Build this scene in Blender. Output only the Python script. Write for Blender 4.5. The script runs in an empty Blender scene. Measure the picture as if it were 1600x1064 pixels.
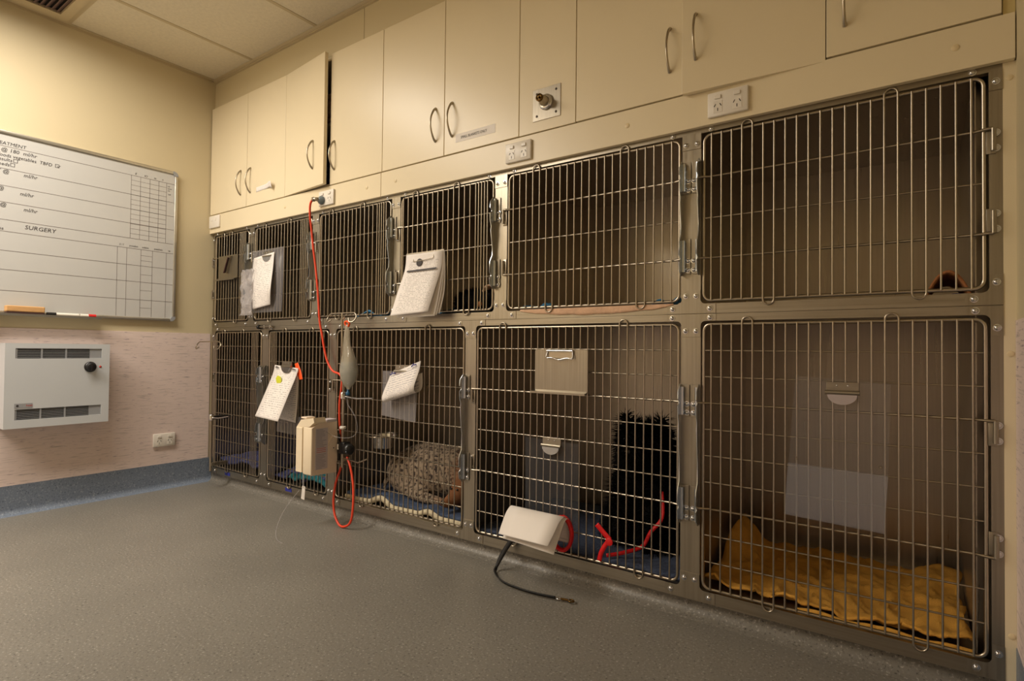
import bpy, bmesh, math, random
from mathutils import Vector, Matrix, noise, Euler
random.seed(7)
S = bpy.context.scene
COL = S.collection
PI = math.pi

# ------------------------------------------------------------------ camera
cam_d = bpy.data.cameras.new('camera')
cam_d.sensor_fit = 'HORIZONTAL'; cam_d.sensor_width = 36.0
cam_d.lens = 887.644 / 1600 * 36.0
cam_d.clip_start = 0.05
cam = bpy.data.objects.new('camera', cam_d); COL.objects.link(cam)
yaw, pit, rol = (math.radians(a) for a in (35.5882, 1.0049, 0.6252))
fw = Vector((-math.sin(yaw)*math.cos(pit), math.cos(yaw)*math.cos(pit), math.sin(pit)))
r0 = Vector((math.cos(yaw), math.sin(yaw), 0)); u0 = r0.cross(fw)
rt = r0*math.cos(rol) + u0*math.sin(rol); up = rt.cross(fw)
M = Matrix((rt, up, -fw)).transposed().to_4x4()
M.translation = Vector((3.4538, -1.7167, 0.7953))
cam.matrix_world = M
S.camera = cam

# ------------------------------------------------------------------ world, exposure
w = bpy.data.worlds.new('world'); S.world = w; w.use_nodes = True
WORLD_COL = (0.80, 0.86, 1.0); WORLD_STR = 0.15
w.node_tree.nodes['Background'].inputs[0].default_value = (*WORLD_COL, 1)
w.node_tree.nodes['Background'].inputs[1].default_value = WORLD_STR
KEY_W, FILL_W = 32.0, 56.0
LAMP_COL = (1.0, 0.905, 0.775)
S.view_settings.view_transform = 'Standard'
S.view_settings.look = 'None'
S.view_settings.exposure = -0.22
S.view_settings.gamma = 1.0
S.view_settings.use_curve_mapping = False

# ------------------------------------------------------------------ helpers
def lin(c):
    return tuple(((x/255)/12.92 if x/255 <= .04045 else ((x/255+.055)/1.055)**2.4) for x in c)

MATS = {}
def mat(name, rgb, rough=.5, metal=0., spec=.5, var=0., vscale=(8, 8, 8), bump=0., bscale=200., rvar=0.,
        alpha=1., trans=0., emit=None, estr=0., aniso=0., coat=0.):
    m = bpy.data.materials.new(name); m.use_nodes = True
    nt = m.node_tree; b = nt.nodes['Principled BSDF']
    c = lin(rgb)
    b.inputs['Base Color'].default_value = (*c, 1)
    b.inputs['Roughness'].default_value = rough
    b.inputs['Metallic'].default_value = metal
    b.inputs['Specular IOR Level'].default_value = spec
    b.inputs['Alpha'].default_value = alpha
    b.inputs['Transmission Weight'].default_value = trans
    b.inputs['Coat Weight'].default_value = coat
    if emit:
        b.inputs['Emission Color'].default_value = (*emit, 1); b.inputs['Emission Strength'].default_value = estr
    if var or bump or rvar:
        tc = nt.nodes.new('ShaderNodeTexCoord')
        mp = nt.nodes.new('ShaderNodeMapping'); mp.inputs['Scale'].default_value = vscale
        nt.links.new(tc.outputs['Object'], mp.inputs[0])
        n = nt.nodes.new('ShaderNodeTexNoise'); n.inputs['Scale'].default_value = 1.0; n.inputs['Detail'].default_value = 5
        nt.links.new(mp.outputs[0], n.inputs['Vector'])
        if var:
            r = nt.nodes.new('ShaderNodeValToRGB')
            r.color_ramp.elements[0].position = .3; r.color_ramp.elements[1].position = .7
            r.color_ramp.elements[0].color = (*[max(0, x*(1-var)) for x in c], 1)
            r.color_ramp.elements[1].color = (*[min(1, x*(1+var)) for x in c], 1)
            nt.links.new(n.outputs['Fac'], r.inputs[0]); nt.links.new(r.outputs[0], b.inputs['Base Color'])
        if rvar:
            mr = nt.nodes.new('ShaderNodeMapRange')
            mr.inputs['From Min'].default_value = .3; mr.inputs['From Max'].default_value = .7
            mr.inputs['To Min'].default_value = max(.02, rough-rvar); mr.inputs['To Max'].default_value = rough+rvar
            nt.links.new(n.outputs['Fac'], mr.inputs[0]); nt.links.new(mr.outputs[0], b.inputs['Roughness'])
        if bump:
            n2 = nt.nodes.new('ShaderNodeTexNoise'); n2.inputs['Scale'].default_value = bscale; n2.inputs['Detail'].default_value = 3
            nt.links.new(tc.outputs['Object'], n2.inputs['Vector'])
            bp = nt.nodes.new('ShaderNodeBump'); bp.inputs['Strength'].default_value = bump; bp.inputs['Distance'].default_value = .002
            nt.links.new(n2.outputs['Fac'], bp.inputs['Height']); nt.links.new(bp.outputs[0], b.inputs['Normal'])
    MATS[name] = m
    return m

def speckle_mat(name, base, dark, light, rough=.42, scale=260):
    m = mat(name, base, rough); nt = m.node_tree; b = nt.nodes['Principled BSDF']
    tc = nt.nodes.new('ShaderNodeTexCoord')
    n = nt.nodes.new('ShaderNodeTexNoise'); n.inputs['Scale'].default_value = scale; n.inputs['Detail'].default_value = 2
    nt.links.new(tc.outputs['Object'], n.inputs['Vector'])
    r = nt.nodes.new('ShaderNodeValToRGB'); e = r.color_ramp.elements
    e[0].position = .27; e[0].color = (*lin(dark), 1)
    e[1].position = .72; e[1].color = (*lin(light), 1)
    for p in (.40, .60):
        q = e.new(p); q.color = (*lin(base), 1)
    nt.links.new(n.outputs['Fac'], r.inputs[0])
    n3 = nt.nodes.new('ShaderNodeTexNoise'); n3.inputs['Scale'].default_value = 2.2; n3.inputs['Detail'].default_value = 3
    nt.links.new(tc.outputs['Object'], n3.inputs['Vector'])
    mx = nt.nodes.new('ShaderNodeMixRGB'); mx.blend_type = 'MULTIPLY'; mx.inputs[0].default_value = .35
    nt.links.new(r.outputs[0], mx.inputs[1]); nt.links.new(n3.outputs['Fac'], mx.inputs[2])
    br = nt.nodes.new('ShaderNodeBrightContrast'); br.inputs['Bright'].default_value = .0
    nt.links.new(mx.outputs[0], br.inputs[0]); nt.links.new(br.outputs[0], b.inputs['Base Color'])
    bp = nt.nodes.new('ShaderNodeBump'); bp.inputs['Strength'].default_value = .35; bp.inputs['Distance'].default_value = .002
    nt.links.new(n.outputs['Fac'], bp.inputs['Height']); nt.links.new(bp.outputs[0], b.inputs['Normal'])
    return m

def streak_mat(name, base, dark):
    m = mat(name, base, .5); nt = m.node_tree; b = nt.nodes['Principled BSDF']
    tc = nt.nodes.new('ShaderNodeTexCoord')
    def streak(sc, lo, hi):
        mp = nt.nodes.new('ShaderNodeMapping'); mp.inputs['Scale'].default_value = sc
        nt.links.new(tc.outputs['Object'], mp.inputs[0])
        n = nt.nodes.new('ShaderNodeTexNoise'); n.inputs['Scale'].default_value = 1; n.inputs['Detail'].default_value = 4
        nt.links.new(mp.outputs[0], n.inputs['Vector'])
        r = nt.nodes.new('ShaderNodeMapRange'); r.inputs['From Min'].default_value = lo; r.inputs['From Max'].default_value = hi
        nt.links.new(n.outputs['Fac'], r.inputs[0]); return r
    a = streak((10, 10, 190), .56, .74); c = streak((26, 26, 260), .62, .72)
    m1 = nt.nodes.new('ShaderNodeMixRGB'); m1.inputs[1].default_value = (*lin(base), 1); m1.inputs[2].default_value = (*lin([int(x*.8) for x in base]), 1)
    nt.links.new(a.outputs[0], m1.inputs[0])
    m2 = nt.nodes.new('ShaderNodeMixRGB'); m2.inputs[2].default_value = (*lin(dark), 1)
    nt.links.new(m1.outputs[0], m2.inputs[1]); nt.links.new(c.outputs[0], m2.inputs[0])
    nt.links.new(m2.outputs[0], b.inputs['Base Color'])
    return m

def print_mat(name, rgb=(238, 232, 228), ink=(90, 88, 95), rows=34, v0=.06, v1=.94, dens=.5):
    m = mat(name, rgb, .6); nt = m.node_tree; b = nt.nodes['Principled BSDF']; L = nt.links.new
    uv = nt.nodes.new('ShaderNodeUVMap'); sp = nt.nodes.new('ShaderNodeSeparateXYZ'); L(uv.outputs[0], sp.inputs[0])
    def mth(op, a, bb=None, c=None):
        n = nt.nodes.new('ShaderNodeMath'); n.operation = op
        for i, x in enumerate((a, bb, c)):
            if x is None: continue
            if isinstance(x, (int, float)): n.inputs[i].default_value = x
            else: L(x, n.inputs[i])
        return n.outputs[0]
    vr = mth('MULTIPLY', sp.outputs['Y'], rows)
    row = mth('FLOOR', vr); fr = mth('FRACT', vr)
    line = mth('LESS_THAN', fr, .30)
    cb = nt.nodes.new('ShaderNodeCombineXYZ'); L(mth('MULTIPLY', sp.outputs['X'], 26.), cb.inputs[0]); L(mth('MULTIPLY', row, 3.7), cb.inputs[1])
    n = nt.nodes.new('ShaderNodeTexNoise'); n.inputs['Scale'].default_value = 1.; n.inputs['Detail'].default_value = 3; L(cb.outputs[0], n.inputs['Vector'])
    word = mth('GREATER_THAN', n.outputs['Fac'], dens)
    mk = mth('MULTIPLY', line, word)
    for a, lim, op in ((sp.outputs['X'], .09, 'GREATER_THAN'), (sp.outputs['X'], .91, 'LESS_THAN'), (sp.outputs['Y'], v0, 'GREATER_THAN'), (sp.outputs['Y'], v1, 'LESS_THAN')):
        mk = mth('MULTIPLY', mk, mth(op, a, lim))
    mk = mth('MULTIPLY', mk, .62)
    mx = nt.nodes.new('ShaderNodeMixRGB'); mx.inputs[1].default_value = (*lin(rgb), 1); mx.inputs[2].default_value = (*lin(ink), 1)
    L(mk, mx.inputs[0]); L(mx.outputs[0], b.inputs['Base Color'])
    return m

def brushed(name, rgb, rough, vertical=True, var=.12, metal=.95):
    return mat(name, rgb, rough, metal, var=var, vscale=(140, 140, 3) if vertical else (3, 3, 140), rvar=.07)

mat('wall_paint', (208, 194, 160), .55, bump=.08, bscale=300)
mat('cream', (231, 217, 186), .34, var=.015, vscale=(3, 3, 3))
mat('cream_edge', (214, 196, 140), .4, var=.02)
mat('dark_void', (30, 24, 20), .8, var=.2)
mat('ceiling_tile', (222, 212, 190), .8, var=.05, vscale=(60, 60, 60), bump=.5, bscale=120)
mat('tee', (196, 180, 148), .5, var=.02)
speckle_mat('vinyl_floor', (134, 130, 122), (76, 72, 68), (184, 180, 172), scale=150)
speckle_mat('vinyl_skirt', (124, 136, 154), (80, 90, 108), (168, 176, 188), scale=150)
streak_mat('wainscot', (226, 208, 202), (150, 128, 142))
brushed('steel', (160, 152, 138), .36, True)
brushed('steel_h', (160, 152, 138), .36, False)
brushed('steel_in', (176, 166, 152), .34, True, .06, .92)
mat('wire', (180, 170, 154), .3, 1., var=.06, vscale=(30, 30, 30))
mat('chrome', (206, 206, 208), .16, 1., var=.04, vscale=(20, 20, 20))
mat('zinc', (204, 210, 216), .26, 1., var=.08, vscale=(30, 30, 12))  # latch metal; slight blue in the colour stands in for reflected window light
mat('nickel', (178, 168, 150), .3, 1., var=.05)
mat('brass', (112, 86, 48), .3, 1., var=.1, vscale=(60, 60, 60))
mat('white_plastic', (232, 226, 216), .35, var=.01)
mat('slot', (70, 60, 52), .6, var=.1)
mat('heater_white', (198, 202, 206), .4, var=.01)
mat('heater_dark', (36, 40, 38), .5, var=.1)
mat('heater_grey', (150, 152, 156), .4, var=.04)
mat('black_plastic', (22, 22, 24), .35, var=.15)
mat('red_led', (190, 50, 40), .3, var=.05)
mat('board_white', (196, 196, 194), .22, var=.01)
mat('board_line', (120, 112, 110), .6, var=.1)
mat('ink', (48, 42, 44), .6, var=.1)
mat('alu', (190, 186, 176), .35, .8, var=.05)
mat('wood_eraser', (206, 160, 106), .6, var=.12, vscale=(20, 20, 120))
mat('felt', (60, 34, 30), .9, var=.2)
mat('red_plastic', (214, 36, 36), .4, var=.05)
mat('cord_red', (232, 72, 40), .42, var=.05)
mat('leash_red', (214, 14, 20), .5, var=.1, vscale=(90, 90, 90))
mat('leash_black', (20, 19, 20), .6, var=.2, vscale=(120, 120, 120))
mat('plug', (120, 132, 138), .3, var=.08)
print_mat('form_print'); print_mat('form_blue', ink=(84, 88, 124), rows=28, dens=.46); print_mat('form_big', ink=(96, 90, 88), rows=44, v1=.82, dens=.48)
mat('paper', (236, 230, 224), .6, var=.01)
mat('paper_shade', (206, 212, 224), .6, var=.02)
mat('sticker_yellow', (222, 226, 60), .5, var=.05)
mat('tag_orange', (250, 92, 30), .5, var=.05)
mat('blue_label', (44, 52, 150), .4, var=.1, vscale=(200, 200, 200))
mat('clear_pocket', (190, 194, 208), .3, spec=.3, alpha=.12, var=.02)
mat('clear', (200, 204, 216), .25, spec=.2, alpha=.035, var=.02)
mat('clear_frost', (196, 192, 196), .25, spec=.6, alpha=.2, var=.06, vscale=(60, 60, 60))
mat('clear_crinkle', (206, 200, 200), .2, spec=.8, alpha=.42, var=.1, vscale=(90, 90, 40), bump=1., bscale=120)
mat('bag', (190, 180, 160), .12, spec=.8, alpha=.5, var=.1, vscale=(40, 40, 30), bump=.5, bscale=90)
mat('fluid', (150, 170, 176), .1, spec=.7, alpha=.6, var=.05)
mat('blue_valve', (30, 90, 130), .4, var=.1)
mat('pump_body', (236, 218, 198), .4, var=.02)
mat('pump_front', (240, 224, 196), .4, var=.02)
mat('pump_print', (204, 196, 200), .45, var=.02)
mat('pump_ink', (150, 146, 156), .5, var=.1); mat('pump_red', (196, 110, 104), .5, var=.1)
mat('yellow_towel', (230, 172, 74), .9, var=.10, vscale=(14, 14, 14), bump=.8, bscale=350)
mat('yellow_towel_dark', (226, 140, 40), .9, var=.1)
mat('fleece_blue', (70, 86, 116), .95, var=.22, vscale=(40, 40, 40), bump=1., bscale=180)
mat('fleece_white', (222, 210, 180), .95, var=.08, vscale=(50, 50, 50), bump=.8, bscale=160)
mat('mat_blue', (66, 76, 100), .95, var=.35, vscale=(90, 90, 90), bump=1., bscale=220)
mat('blanket_purple', (66, 70, 112), .95, var=.2, vscale=(20, 20, 20), bump=.6, bscale=200)
mat('blanket_teal', (34, 106, 116), .95, var=.2, vscale=(20, 20, 20), bump=.6, bscale=200)
mat('cloth_blue', (70, 140, 190), .9, var=.15, vscale=(40, 40, 40), bump=.6, bscale=200)
mat('towel_pink', (216, 178, 148), .95, var=.12, vscale=(40, 40, 40), bump=.8, bscale=220)
mat('towel_tan', (180, 120, 76), .95, var=.15, vscale=(40, 40, 40), bump=.8, bscale=220)
mat('fur_black', (11, 10, 11), .75, spec=.12, var=.3, vscale=(60, 60, 60), bump=.6, bscale=160)
mat('fur_tan', (150, 96, 56), .85, var=.25, vscale=(50, 50, 50), bump=.6, bscale=160)
mat('eye', (20, 14, 10), .1, var=.05)
mat('caps', (226, 208, 170), .4, var=.01)
# ticked grey-brown coat of the lying dog
def ticked():
    m = mat('fur_ticked', (150, 132, 112), .9); nt = m.node_tree; b = nt.nodes['Principled BSDF']; L = nt.links.new
    tc = nt.nodes.new('ShaderNodeTexCoord')
    v = nt.nodes.new('ShaderNodeTexNoise'); v.inputs['Scale'].default_value = 75; v.inputs['Detail'].default_value = 3; L(tc.outputs['Object'], v.inputs['Vector'])
    r = nt.nodes.new('ShaderNodeValToRGB'); e = r.color_ramp.elements
    e[0].position = .41; e[0].color = (*lin((58, 46, 40)), 1); e[1].position = .52; e[1].color = (*lin((160, 142, 122)), 1)
    L(v.outputs['Fac'], r.inputs[0])
    sp = nt.nodes.new('ShaderNodeSeparateXYZ'); L(tc.outputs['Object'], sp.inputs[0])
    n2 = nt.nodes.new('ShaderNodeTexNoise'); n2.inputs['Scale'].default_value = 14; L(tc.outputs['Object'], n2.inputs['Vector'])
    ad = nt.nodes.new('ShaderNodeMath'); ad.operation = 'MULTIPLY_ADD'; ad.inputs[1].default_value = .12; L(n2.outputs['Fac'], ad.inputs[0]); L(sp.outputs['X'], ad.inputs[2])
    mr = nt.nodes.new('ShaderNodeMapRange'); mr.inputs['From Min'].default_value = 1.83; mr.inputs['From Max'].default_value = 1.90; L(ad.outputs[0], mr.inputs[0])
    mx = nt.nodes.new('ShaderNodeMixRGB'); mx.inputs[2].default_value = (*lin((128, 84, 52)), 1)
    L(mr.outputs[0], mx.inputs[0]); L(r.outputs[0], mx.inputs[1]); L(mx.outputs[0], b.inputs['Base Color'])
    bp = nt.nodes.new('ShaderNodeBump'); bp.inputs['Strength'].default_value = .6; bp.inputs['Distance'].default_value = .003
    L(v.outputs['Fac'], bp.inputs['Height']); L(bp.outputs[0], b.inputs['Normal'])
ticked()

W = {}   # world matrices of parents by object name
def world(o): return W.get(o.name, Matrix())
def tag(o, label=None, cat=None, group=None, kind=None):
    if label: o['label'] = label
    if cat: o['category'] = cat
    if group: o['group'] = group
    if kind: o['kind'] = kind
    return o
def adopt(o, parent):
    if parent is not None:
        o.parent = parent; o.matrix_parent_inverse = world(parent).inverted()
def thing(name, label, cat, loc=(0, 0, 0), group=None, parent=None):
    o = bpy.data.objects.new(name, None); COL.objects.link(o); o.empty_display_size = .05
    o.location = loc; W[o.name] = Matrix.Translation(loc)
    return tag(o, label, cat, group)
def link_mesh(name, me, parent=None, loc=None, rot=None):
    o = bpy.data.objects.new(name, me); COL.objects.link(o)
    if loc is not None: o.location = loc
    if rot is not None: o.rotation_euler = rot
    mw = Matrix.Translation(loc or (0, 0, 0))
    if rot is not None: mw = mw @ Euler(rot).to_matrix().to_4x4()
    W[o.name] = mw
    adopt(o, parent)
    return o

def catmull(pts, n=6, closed=False):
    P = [Vector(p) for p in pts]; out = []
    N = len(P)
    rng = range(N) if closed else range(N-1)
    for i in rng:
        if closed: p0, p1, p2, p3 = P[i-1], P[i], P[(i+1) % N], P[(i+2) % N]
        else: p0, p1, p2, p3 = P[max(i-1, 0)], P[i], P[i+1], P[min(i+2, N-1)]
        for k in range(n):
            t = k/n
            out.append(.5*((2*p1)+(-p0+p2)*t+(2*p0-5*p1+4*p2-p3)*t*t+(-p0+3*p1-3*p2+p3)*t**3))
    if not closed: out.append(P[-1])
    return out

class MB:
    def __init__(s): s.v = []; s.f = []; s.uv = {}
    def box(s, a, b, bevel=0):
        (x0, y0, z0), (x1, y1, z1) = [tuple(min(p, q) for p, q in zip(a, b)), tuple(max(p, q) for p, q in zip(a, b))]
        if bevel > 0:
            bm = bmesh.new(); bmesh.ops.create_cube(bm, size=1)
            for vv in bm.verts:
                vv.co = Vector(((x0+x1)/2+vv.co.x*(x1-x0), (y0+y1)/2+vv.co.y*(y1-y0), (z0+z1)/2+vv.co.z*(z1-z0)))
            bmesh.ops.bevel(bm, geom=bm.edges[:], offset=bevel, segments=2, affect='EDGES', profile=.5)
            i = len(s.v); bm.verts.ensure_lookup_table()
            s.v += [tuple(vv.co) for vv in bm.verts]; s.f += [tuple(i+vv.index for vv in ff.verts) for ff in bm.faces]
            bm.free(); return s
        i = len(s.v)
        s.v += [(x0, y0, z0), (x1, y0, z0), (x1, y1, z0), (x0, y1, z0), (x0, y0, z1), (x1, y0, z1), (x1, y1, z1), (x0, y1, z1)]
        s.f += [tuple(i+k for k in q) for q in ((0, 3, 2, 1), (4, 5, 6, 7), (0, 1, 5, 4), (1, 2, 6, 5), (2, 3, 7, 6), (3, 0, 4, 7))]
        return s
    def tube(s, pts, r, n=8, closed=False, cap=True):
        P = [Vector(p) for p in pts]; N = len(P); i0 = len(s.v)
        rr = r if isinstance(r, (list, tuple)) else [r]*N
        prev = None
        for i, p in enumerate(P):
            a = P[i-1] if (i > 0 or closed) else P[i]; b = P[(i+1) % N] if (i < N-1 or closed) else P[i]
            t = (b-a).normalized()
            if prev is None:
                h = Vector((0, 0, 1)) if abs(t.z) < .9 else Vector((1, 0, 0))
                nn = t.cross(h).normalized()
            else:
                nn = (prev - t*prev.dot(t)).normalized()
            prev = nn; bb = t.cross(nn)
            for k in range(n):
                an = 2*PI*k/n
                s.v.append(tuple(p+(nn*math.cos(an)+bb*math.sin(an))*rr[i]))
        for i in range(N if closed else N-1):
            j = (i+1) % N
            for k in range(n):
                k2 = (k+1) % n
                s.f.append((i0+i*n+k, i0+i*n+k2, i0+j*n+k2, i0+j*n+k))
        if cap and not closed:
            s.f.append(tuple(i0+k for k in range(n))[::-1]); s.f.append(tuple(i0+(N-1)*n+k for k in range(n)))
        return s
    def lathe(s, origin, axis, prof, n=20):
        o = Vector(origin); ax = Vector(axis).normalized()
        h = Vector((0, 0, 1)) if abs(ax.z) < .9 else Vector((1, 0, 0))
        a = ax.cross(h).normalized(); b = ax.cross(a)
        i0 = len(s.v)
        for (r, t) in prof:
            for k in range(n):
                an = 2*PI*k/n
                s.v.append(tuple(o+ax*t+(a*math.cos(an)+b*math.sin(an))*max(r, 1e-5)))
        for i in range(len(prof)-1):
            for k in range(n):
                k2 = (k+1) % n
                s.f.append((i0+i*n+k, i0+i*n+k2, i0+(i+1)*n+k2, i0+(i+1)*n+k))
        s.f.append(tuple(i0+k for k in range(n))[::-1]); s.f.append(tuple(i0+(len(prof)-1)*n+k for k in range(n)))
        return s
    def prism(s, poly, axis, a, b):
        # poly: 2-D outline; axis 'x': (y,z), 'y': (x,z), 'z': (x,y)
        f = {'x': lambda p, t: (t, p[0], p[1]), 'y': lambda p, t: (p[0], t, p[1]), 'z': lambda p, t: (p[0], p[1], t)}[axis]
        i = len(s.v); n = len(poly)
        s.v += [f(p, a) for p in poly]+[f(p, b) for p in poly]
        s.f.append(tuple(range(i, i+n))); s.f.append(tuple(range(i+2*n-1, i+n-1, -1)))
        for k in range(n):
            k2 = (k+1) % n
            s.f.append((i+k, i+n+k, i+n+k2, i+k2))
        return s
    def ruled(s, A, B, nu=6):
        i0 = len(s.v); n = len(A)
        for a, b in zip(A, B):
            a, b = Vector(a), Vector(b)
            for k in range(nu+1): s.v.append(tuple(a.lerp(b, k/nu)))
        for i in range(n-1):
            for k in range(nu):
                q = (i0+i*(nu+1)+k, i0+i*(nu+1)+k+1, i0+(i+1)*(nu+1)+k+1, i0+(i+1)*(nu+1)+k)
                s.uv[len(s.f)] = [(k/nu, 1-i/(n-1)), ((k+1)/nu, 1-i/(n-1)), ((k+1)/nu, 1-(i+1)/(n-1)), (k/nu, 1-(i+1)/(n-1))]
                s.f.append(q)
        return s
    def mesh(s, name, m, smooth=False):
        me = bpy.data.meshes.new(name); me.from_pydata(s.v, [], s.f)
        if m: me.materials.append(MATS[m])
        if s.uv:
            ul = me.uv_layers.new(name='UVMap')
            for p in me.polygons:
                u = s.uv.get(p.index)
                if u:
                    for k, li in enumerate(p.loop_indices): ul.data[li].uv = u[k]
        bm = bmesh.new(); bm.from_mesh(me); bmesh.ops.recalc_face_normals(bm, faces=bm.faces[:]); bm.to_mesh(me); bm.free()
        if smooth:
            for p in me.polygons: p.use_smooth = True
            me.set_sharp_from_angle(angle=math.radians(62))
        return me
    def build(s, name, m, parent=None, smooth=False, loc=None, rot=None, solid=0):
        me = s.mesh(name, m, smooth)
        o = link_mesh(name, me, parent, loc, rot)
        if solid:
            md = o.modifiers.new('thickness', 'SOLIDIFY'); md.thickness = solid; md.offset = 0
        return o

def struct(name, mb, m, parent=None, **k):
    o = mb.build(name, m, parent, **k)
    if parent is None: o['kind'] = 'structure'
    return o

def text_mesh(name, body, size, origin, right, upv, m, parent, align='LEFT', shear=0., ext=.0006, sx=1.):
    cu = bpy.data.curves.new('t', 'FONT'); cu.body = body; cu.size = size; cu.align_x = align; cu.shear = shear; cu.resolution_u = 2
    ob = bpy.data.objects.new('t', cu); COL.objects.link(ob)
    dg = bpy.context.evaluated_depsgraph_get(); dg.update()
    me = bpy.data.meshes.new_from_object(ob.evaluated_get(dg))
    bpy.data.objects.remove(ob); bpy.data.curves.remove(cu)
    R, U = Vector(right), Vector(upv); Nn = R.cross(U); o0 = Vector(origin)
    for v in me.vertices:
        v.co = o0+R*v.co.x*sx+U*v.co.y+Nn*ext
    me.name = name; me.materials.clear(); me.materials.append(MATS[m])
    return link_mesh(name, me, parent)

def rrect(x0, x1, z0, z1, r, n=5):
    out = []
    for cx, cz, a0 in ((x1-r, z1-r, 0), (x0+r, z1-r, 90), (x0+r, z0+r, 180), (x1-r, z0+r, 270)):
        for k in range(n+1):
            a = math.radians(a0+90*k/n); out.append((cx+r*math.cos(a), cz+r*math.sin(a)))
    return out

CEIL = 2.4; XR = 3.636; YF = -3.6
# ------------------------------------------------------------------ the setting
struct('floor', MB().box((-.1, YF, -.05), (XR+.1, .75, 0)), 'vinyl_floor')
struct('wall_left', MB().box((-.1, YF, 0), (0, .75, CEIL)), 'wall_paint')
wl = bpy.data.objects['wall_left']
MB().box((0, YF, .1), (.0025, 0.0, .876)).build('wainscot_panel', 'wainscot', wl)
struct('wall_right', MB().box((XR, YF, 0), (XR+.1, .75, CEIL)), 'wall_paint')
wr = bpy.data.objects['wall_right']
MB().box((XR-.0025, YF, .1), (XR, -.001, .876)).build('wainscot_panel', 'wainscot', wr)
struct('wall_front', MB().box((-.1, YF-.1, 0), (XR+.1, YF, CEIL)), 'wall_paint')
wf = bpy.data.objects['wall_front']
MB().box((.0, YF, .1), (XR, YF+.0025, .876)).build('wainscot_panel', 'wainscot', wf)
wb_ = struct('wall_back', MB().box((-.1, .70, 0), (XR+.1, .78, CEIL)), 'wall_paint')
bh = MB().box((0, .002, 2.222), (1.358, .3, CEIL)).build('bulkhead_panel', 'wall_paint', wb_)
MB().box((1.361, .002, 2.222), (XR, .3, CEIL)).build('bulkhead_panel', 'wall_paint', wb_)
def cove(s):   # profile out from the wall: (distance, z)
    pr = [(0, .138), (.004, .138), (.004, .032)]
    for k in range(1, 7):
        a = math.radians(90*k/6); pr.append((.004+.028*(1-math.cos(a)), .032-.0308*math.sin(a)))
    pr += [(.034, .0), (0, 0)]
    return pr
struct('baseboard_left', MB().prism([(x, z) for x, z in cove(0)], 'y', YF, .02), 'vinyl_skirt', smooth=True)
struct('baseboard_right', MB().prism([(XR-x, z) for x, z in cove(0)], 'y', YF, -.001), 'vinyl_skirt', smooth=True)
struct('baseboard_front', MB().prism([(YF+x, z) for x, z in cove(0)], 'x', .0, XR), 'vinyl_skirt', smooth=True)
pr = [(.03, .058), (.024, .058), (.024, .032)]
for k in range(1, 7):
    a = math.radians(90*k/6); pr.append((.024-.034*(1-math.cos(a)), .032-.0305*math.sin(a)))
pr += [(-.014, 0), (.03, 0)]
struct('baseboard_back', MB().prism(pr, 'x', .004, XR-.004), 'vinyl_floor', smooth=True)
# right-hand filler board beside the cages
fb = struct('trim_3', MB().box((3.613, 0.0, .02), (XR, .03, 1.473)), 'cream')
for z in (1.436, .80, .16):
    MB().lathe((3.625, 0, z), (0, -1, 0), [(.007, 0), (.007, .001), (.005, .002)], 12).build('screw_cap', 'caps', fb, smooth=True)
# ceiling with lay-in tiles
ce = struct('ceiling', MB().box((-.1, YF, CEIL+.012), (XR+.1, .75, CEIL+.06)), 'tee')
xs = [0, .432, 1.016, 1.6, 2.184, 2.768, 3.352, XR]; ys = [0, -.735, -1.93, -3.125, YF]
lamp_cells = {(1, 1), (1, 2)}; vent_cell = (0, 1)
for i in range(len(xs)-1):
    for j in range(len(ys)-1):
        if (i, j) in lamp_cells or (i, j) == vent_cell: continue
        MB().box((xs[i]+.006, ys[j+1]+.006, CEIL+.001), (xs[i+1]-.006, ys[j]-.006, CEIL+.012)).build('ceiling_tile', 'ceiling_tile', ce)
g = MB()
for x in xs[1:-1]: g.box((x-.010, YF, CEIL-.001), (x+.010, 0, CEIL+.002))
g.build('ceiling_tee', 'tee', ce)
g = MB()
for y in ys[1:-1]: g.box((0, y-.010, CEIL-.0012), (XR, y+.010, CEIL+.0018))
g.build('ceiling_cross_tee', 'tee', ce)
MB().prism([(.002, CEIL-.018), (-.012, CEIL-.018), (-.012, CEIL-.014), (-.004, CEIL-.010), (-.018, CEIL-.002), (-.018, CEIL), (.002, CEIL)], 'x', 0, XR).build('edge_angle', 'tee', ce)
MB().prism([(0, CEIL-.014), (.003, CEIL-.014), (.003, CEIL-.002), (.02, CEIL-.002), (.02, CEIL), (0, CEIL)], 'y', YF, 0).build('edge_angle', 'tee', ce)
# air vent
v = thing('air_vent', 'white framed ceiling air vent with dark louvres by the left wall', 'vent', (.215, -1.05, CEIL))
x0, x1, y0, y1 = .036, .424, -1.36, -.748
fr = MB()
for a, b in (((x0, y0), (x0+.06, y1)), ((x1-.06, y0), (x1, y1)), ((x0+.06, y0), (x1-.06, y0+.04)), ((x0+.06, y1-.04), (x1-.06, y1))):
    fr.box((*a, CEIL-.010), (*b, CEIL+.004))
fr.build('vent_frame', 'tee', v)
MB().box((x0+.05, y0+.03, CEIL+.008), (x1-.05, y1-.03, CEIL+.0115)).build('vent_backing', 'dark_void', v)
mat('louvre', (110, 88, 86), .5, var=.05)
lm = MB().prism([(-.010, -.006), (-.008, -.006), (.010, .007), (.008, .007)], 'x', x0+.058, x1-.058).mesh('louvre', 'louvre')
for k in range(24):
    link_mesh('louvre', lm, v, (0, y1-.05-k*.022, CEIL-.0015))

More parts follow.
